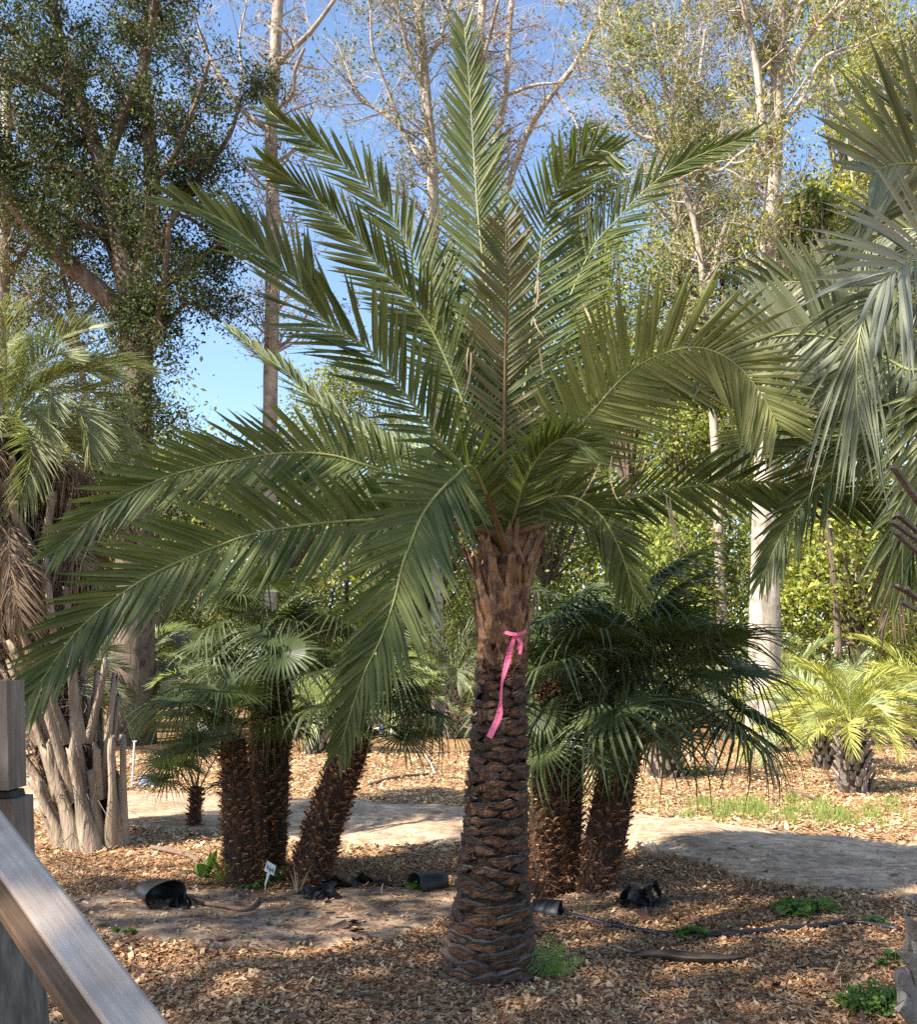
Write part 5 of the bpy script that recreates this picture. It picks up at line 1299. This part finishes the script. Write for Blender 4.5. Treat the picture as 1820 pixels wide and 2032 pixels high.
weed('clover at the base of the leftmost fan palm of the left clump', 500, 1766, 60, 14, 300, 'weed', 5, .024)
weed('small weeds in the shade beside the tipped pot', 832, 1762, 60, 14, 220, 'weed', 6, .03)
weed('tiny green weeds beside the stair railing', 90, 1862, 60, 16, 300, 'weed', 7, .026)
weed('few small weeds on the edge of the bare soil near the railing', 240, 1862, 46, 10, 120, 'weed', 8, .026)
weed('thin weeds beside the end of the hose', 1735, 1843, 50, 16, 100, 'weed', 9, .04)
weed('sprig of green leaves above the clover patch in the right corner', 1770, 1925, 50, 30, 100, 'weed', 10, .04)
weed('leafy weeds growing against the short booted pindo palm', 1378, 1542, 40, 36, 200, 'weed', 11, .06)
# grass tufts beyond the road
def grass(x0, x1, y0, y1, n, seed, hgt=.12):
    r = np.random.default_rng(seed); P4 = [gnd(x0, y0), gnd(x1, y0), gnd(x1, y1), gnd(x0, y1)]
    cx = r.random(26); cv_ = r.random(26); k = (26 * r.random(n) ** 1.7).astype(int)
    u = cx[k] + r.normal(0, .035, n); v = cv_[k] + r.normal(0, .16, n)
    X_ = (1 - v) * ((1 - u) * P4[0].x + u * P4[1].x) + v * ((1 - u) * P4[3].x + u * P4[2].x)
    Y_ = (1 - v) * ((1 - u) * P4[0].y + u * P4[1].y) + v * ((1 - u) * P4[3].y + u * P4[2].y)
    Z_ = H(X_, Y_); a = r.random(n) * 6.283; hh = hgt * r.lognormal(-.2, .4, n); wd = .006
    B_ = np.stack([X_, Y_, Z_], -1); S_ = np.stack([np.cos(a), np.sin(a), a * 0], -1) * wd
    T_ = B_ + np.stack([r.normal(0, .35, n) * hh, r.normal(0, .35, n) * hh, hh], -1)
    V_ = np.stack([B_ - S_, B_ + S_, T_], 1).reshape(-1, 3)
    return V_
Vg = np.concatenate([grass(1360, 1640, 1582, 1622, 3200, 1, .08), grass(1420, 1600, 1604, 1634, 900, 5, .06), grass(1620, 1800, 1596, 1640, 1500, 2, .07), grass(1150, 1400, 1585, 1600, 300, 4, .06)])
tag(np_mesh('grass', Vg, np.arange(len(Vg)).reshape(-1, 3), M['weed_bright']), 'short bright grass and weeds along the far edge of the road', 'grass', kind='stuff')

# strappy plants beside the left clump
def rosette(name, label, cat, x, y, n, Lpx, W, m, seed, el=(30, 80), droop=.3, group=None, broad=False, fernm=False):
    p = on(x, y); s = p.y / F; rs = random.Random(seed); random.seed(seed); b = MB()
    for i in range(n):
        az = rs.uniform(0, 6.283); e = R(rs.uniform(*el))
        if fernm: az, e = [(-.1, .75), (.4, 1.2), (3.3, .8), (2.8, 1.25), (-1.2, 1.0), (1.6, 1.45)][i % 6]
        d = Vector((math.cos(az) * math.cos(e), math.sin(az) * math.cos(e), math.sin(e)))
        if fernm and 0: pass
        if fernm:
            L = Lpx * s * rs.uniform(.7, 1.1); P = [p + d * (L * t) + Vector((0, 0, -droop * L * t * t)) for t in [k / 12 for k in range(13)]]
            frond_mesh(P, lambda q, T, t: T.cross(Vector((0, -1, .3))).normalized(), 15, L * .2, W, t0=.1, a0=80, a1=60, lift=0, droop=0, roll=8, jit=4, mbl=b, mbr=b, rr=.002, len_prof=[(0, .6), (.3, 1), (.7, .8), (1, .15)])
            continue
        wv = d.cross(Vector((0, 0, 1))).normalized()
        blade(b, p.copy(), d, wv, Lpx * s * rs.uniform(.7, 1.15), W * rs.uniform(.8, 1.2), droop * rs.uniform(.4, 1.5), nseg=7, fold=.3, prof=(.35, .9, 1, .8, .0) if broad else (.6, 1, .9, .6, 0))
    vs = b.v; b.v = [(a_ - p.x, b_ - p.y, c_ - p.z) for a_, b_, c_ in vs]
    o = b.build(name, M[m]); o.location = p; tag(o, label, cat, group)
rosette('strap_leaf_plant', 'tuft of bright narrow strap leaves left of the left clump', 'plant', 448, 1762, 22, 88, .02, 'weed_bright', 1, (25, 85), .25)
rosette('broad_leaf_plant', 'plant with broad drooping green leaves behind the strap leaved tuft', 'plant', 405, 1752, 8, 88, .085, 'weed', 2, (45, 85), .45, broad=True)
rosette('broad_leaf_plant', 'small broad leaved plant against the leftmost fan palm trunk', 'plant', 450, 1748, 7, 80, .05, 'weed', 3, (50, 85), .3, broad=True)
rosette('fern', 'small green fern growing at the right foot of the date palm', 'fern', 1092, 1938, 6, 100, .0075, 'weed', 4, (50, 80), .2, fernm=True)
rosette('dry_grass_tuft', 'thin dry grass tuft left of the leaning fan palm base', 'plant', 590, 1776, 14, 60, .008, 'straw', 5, (60, 88), .1)
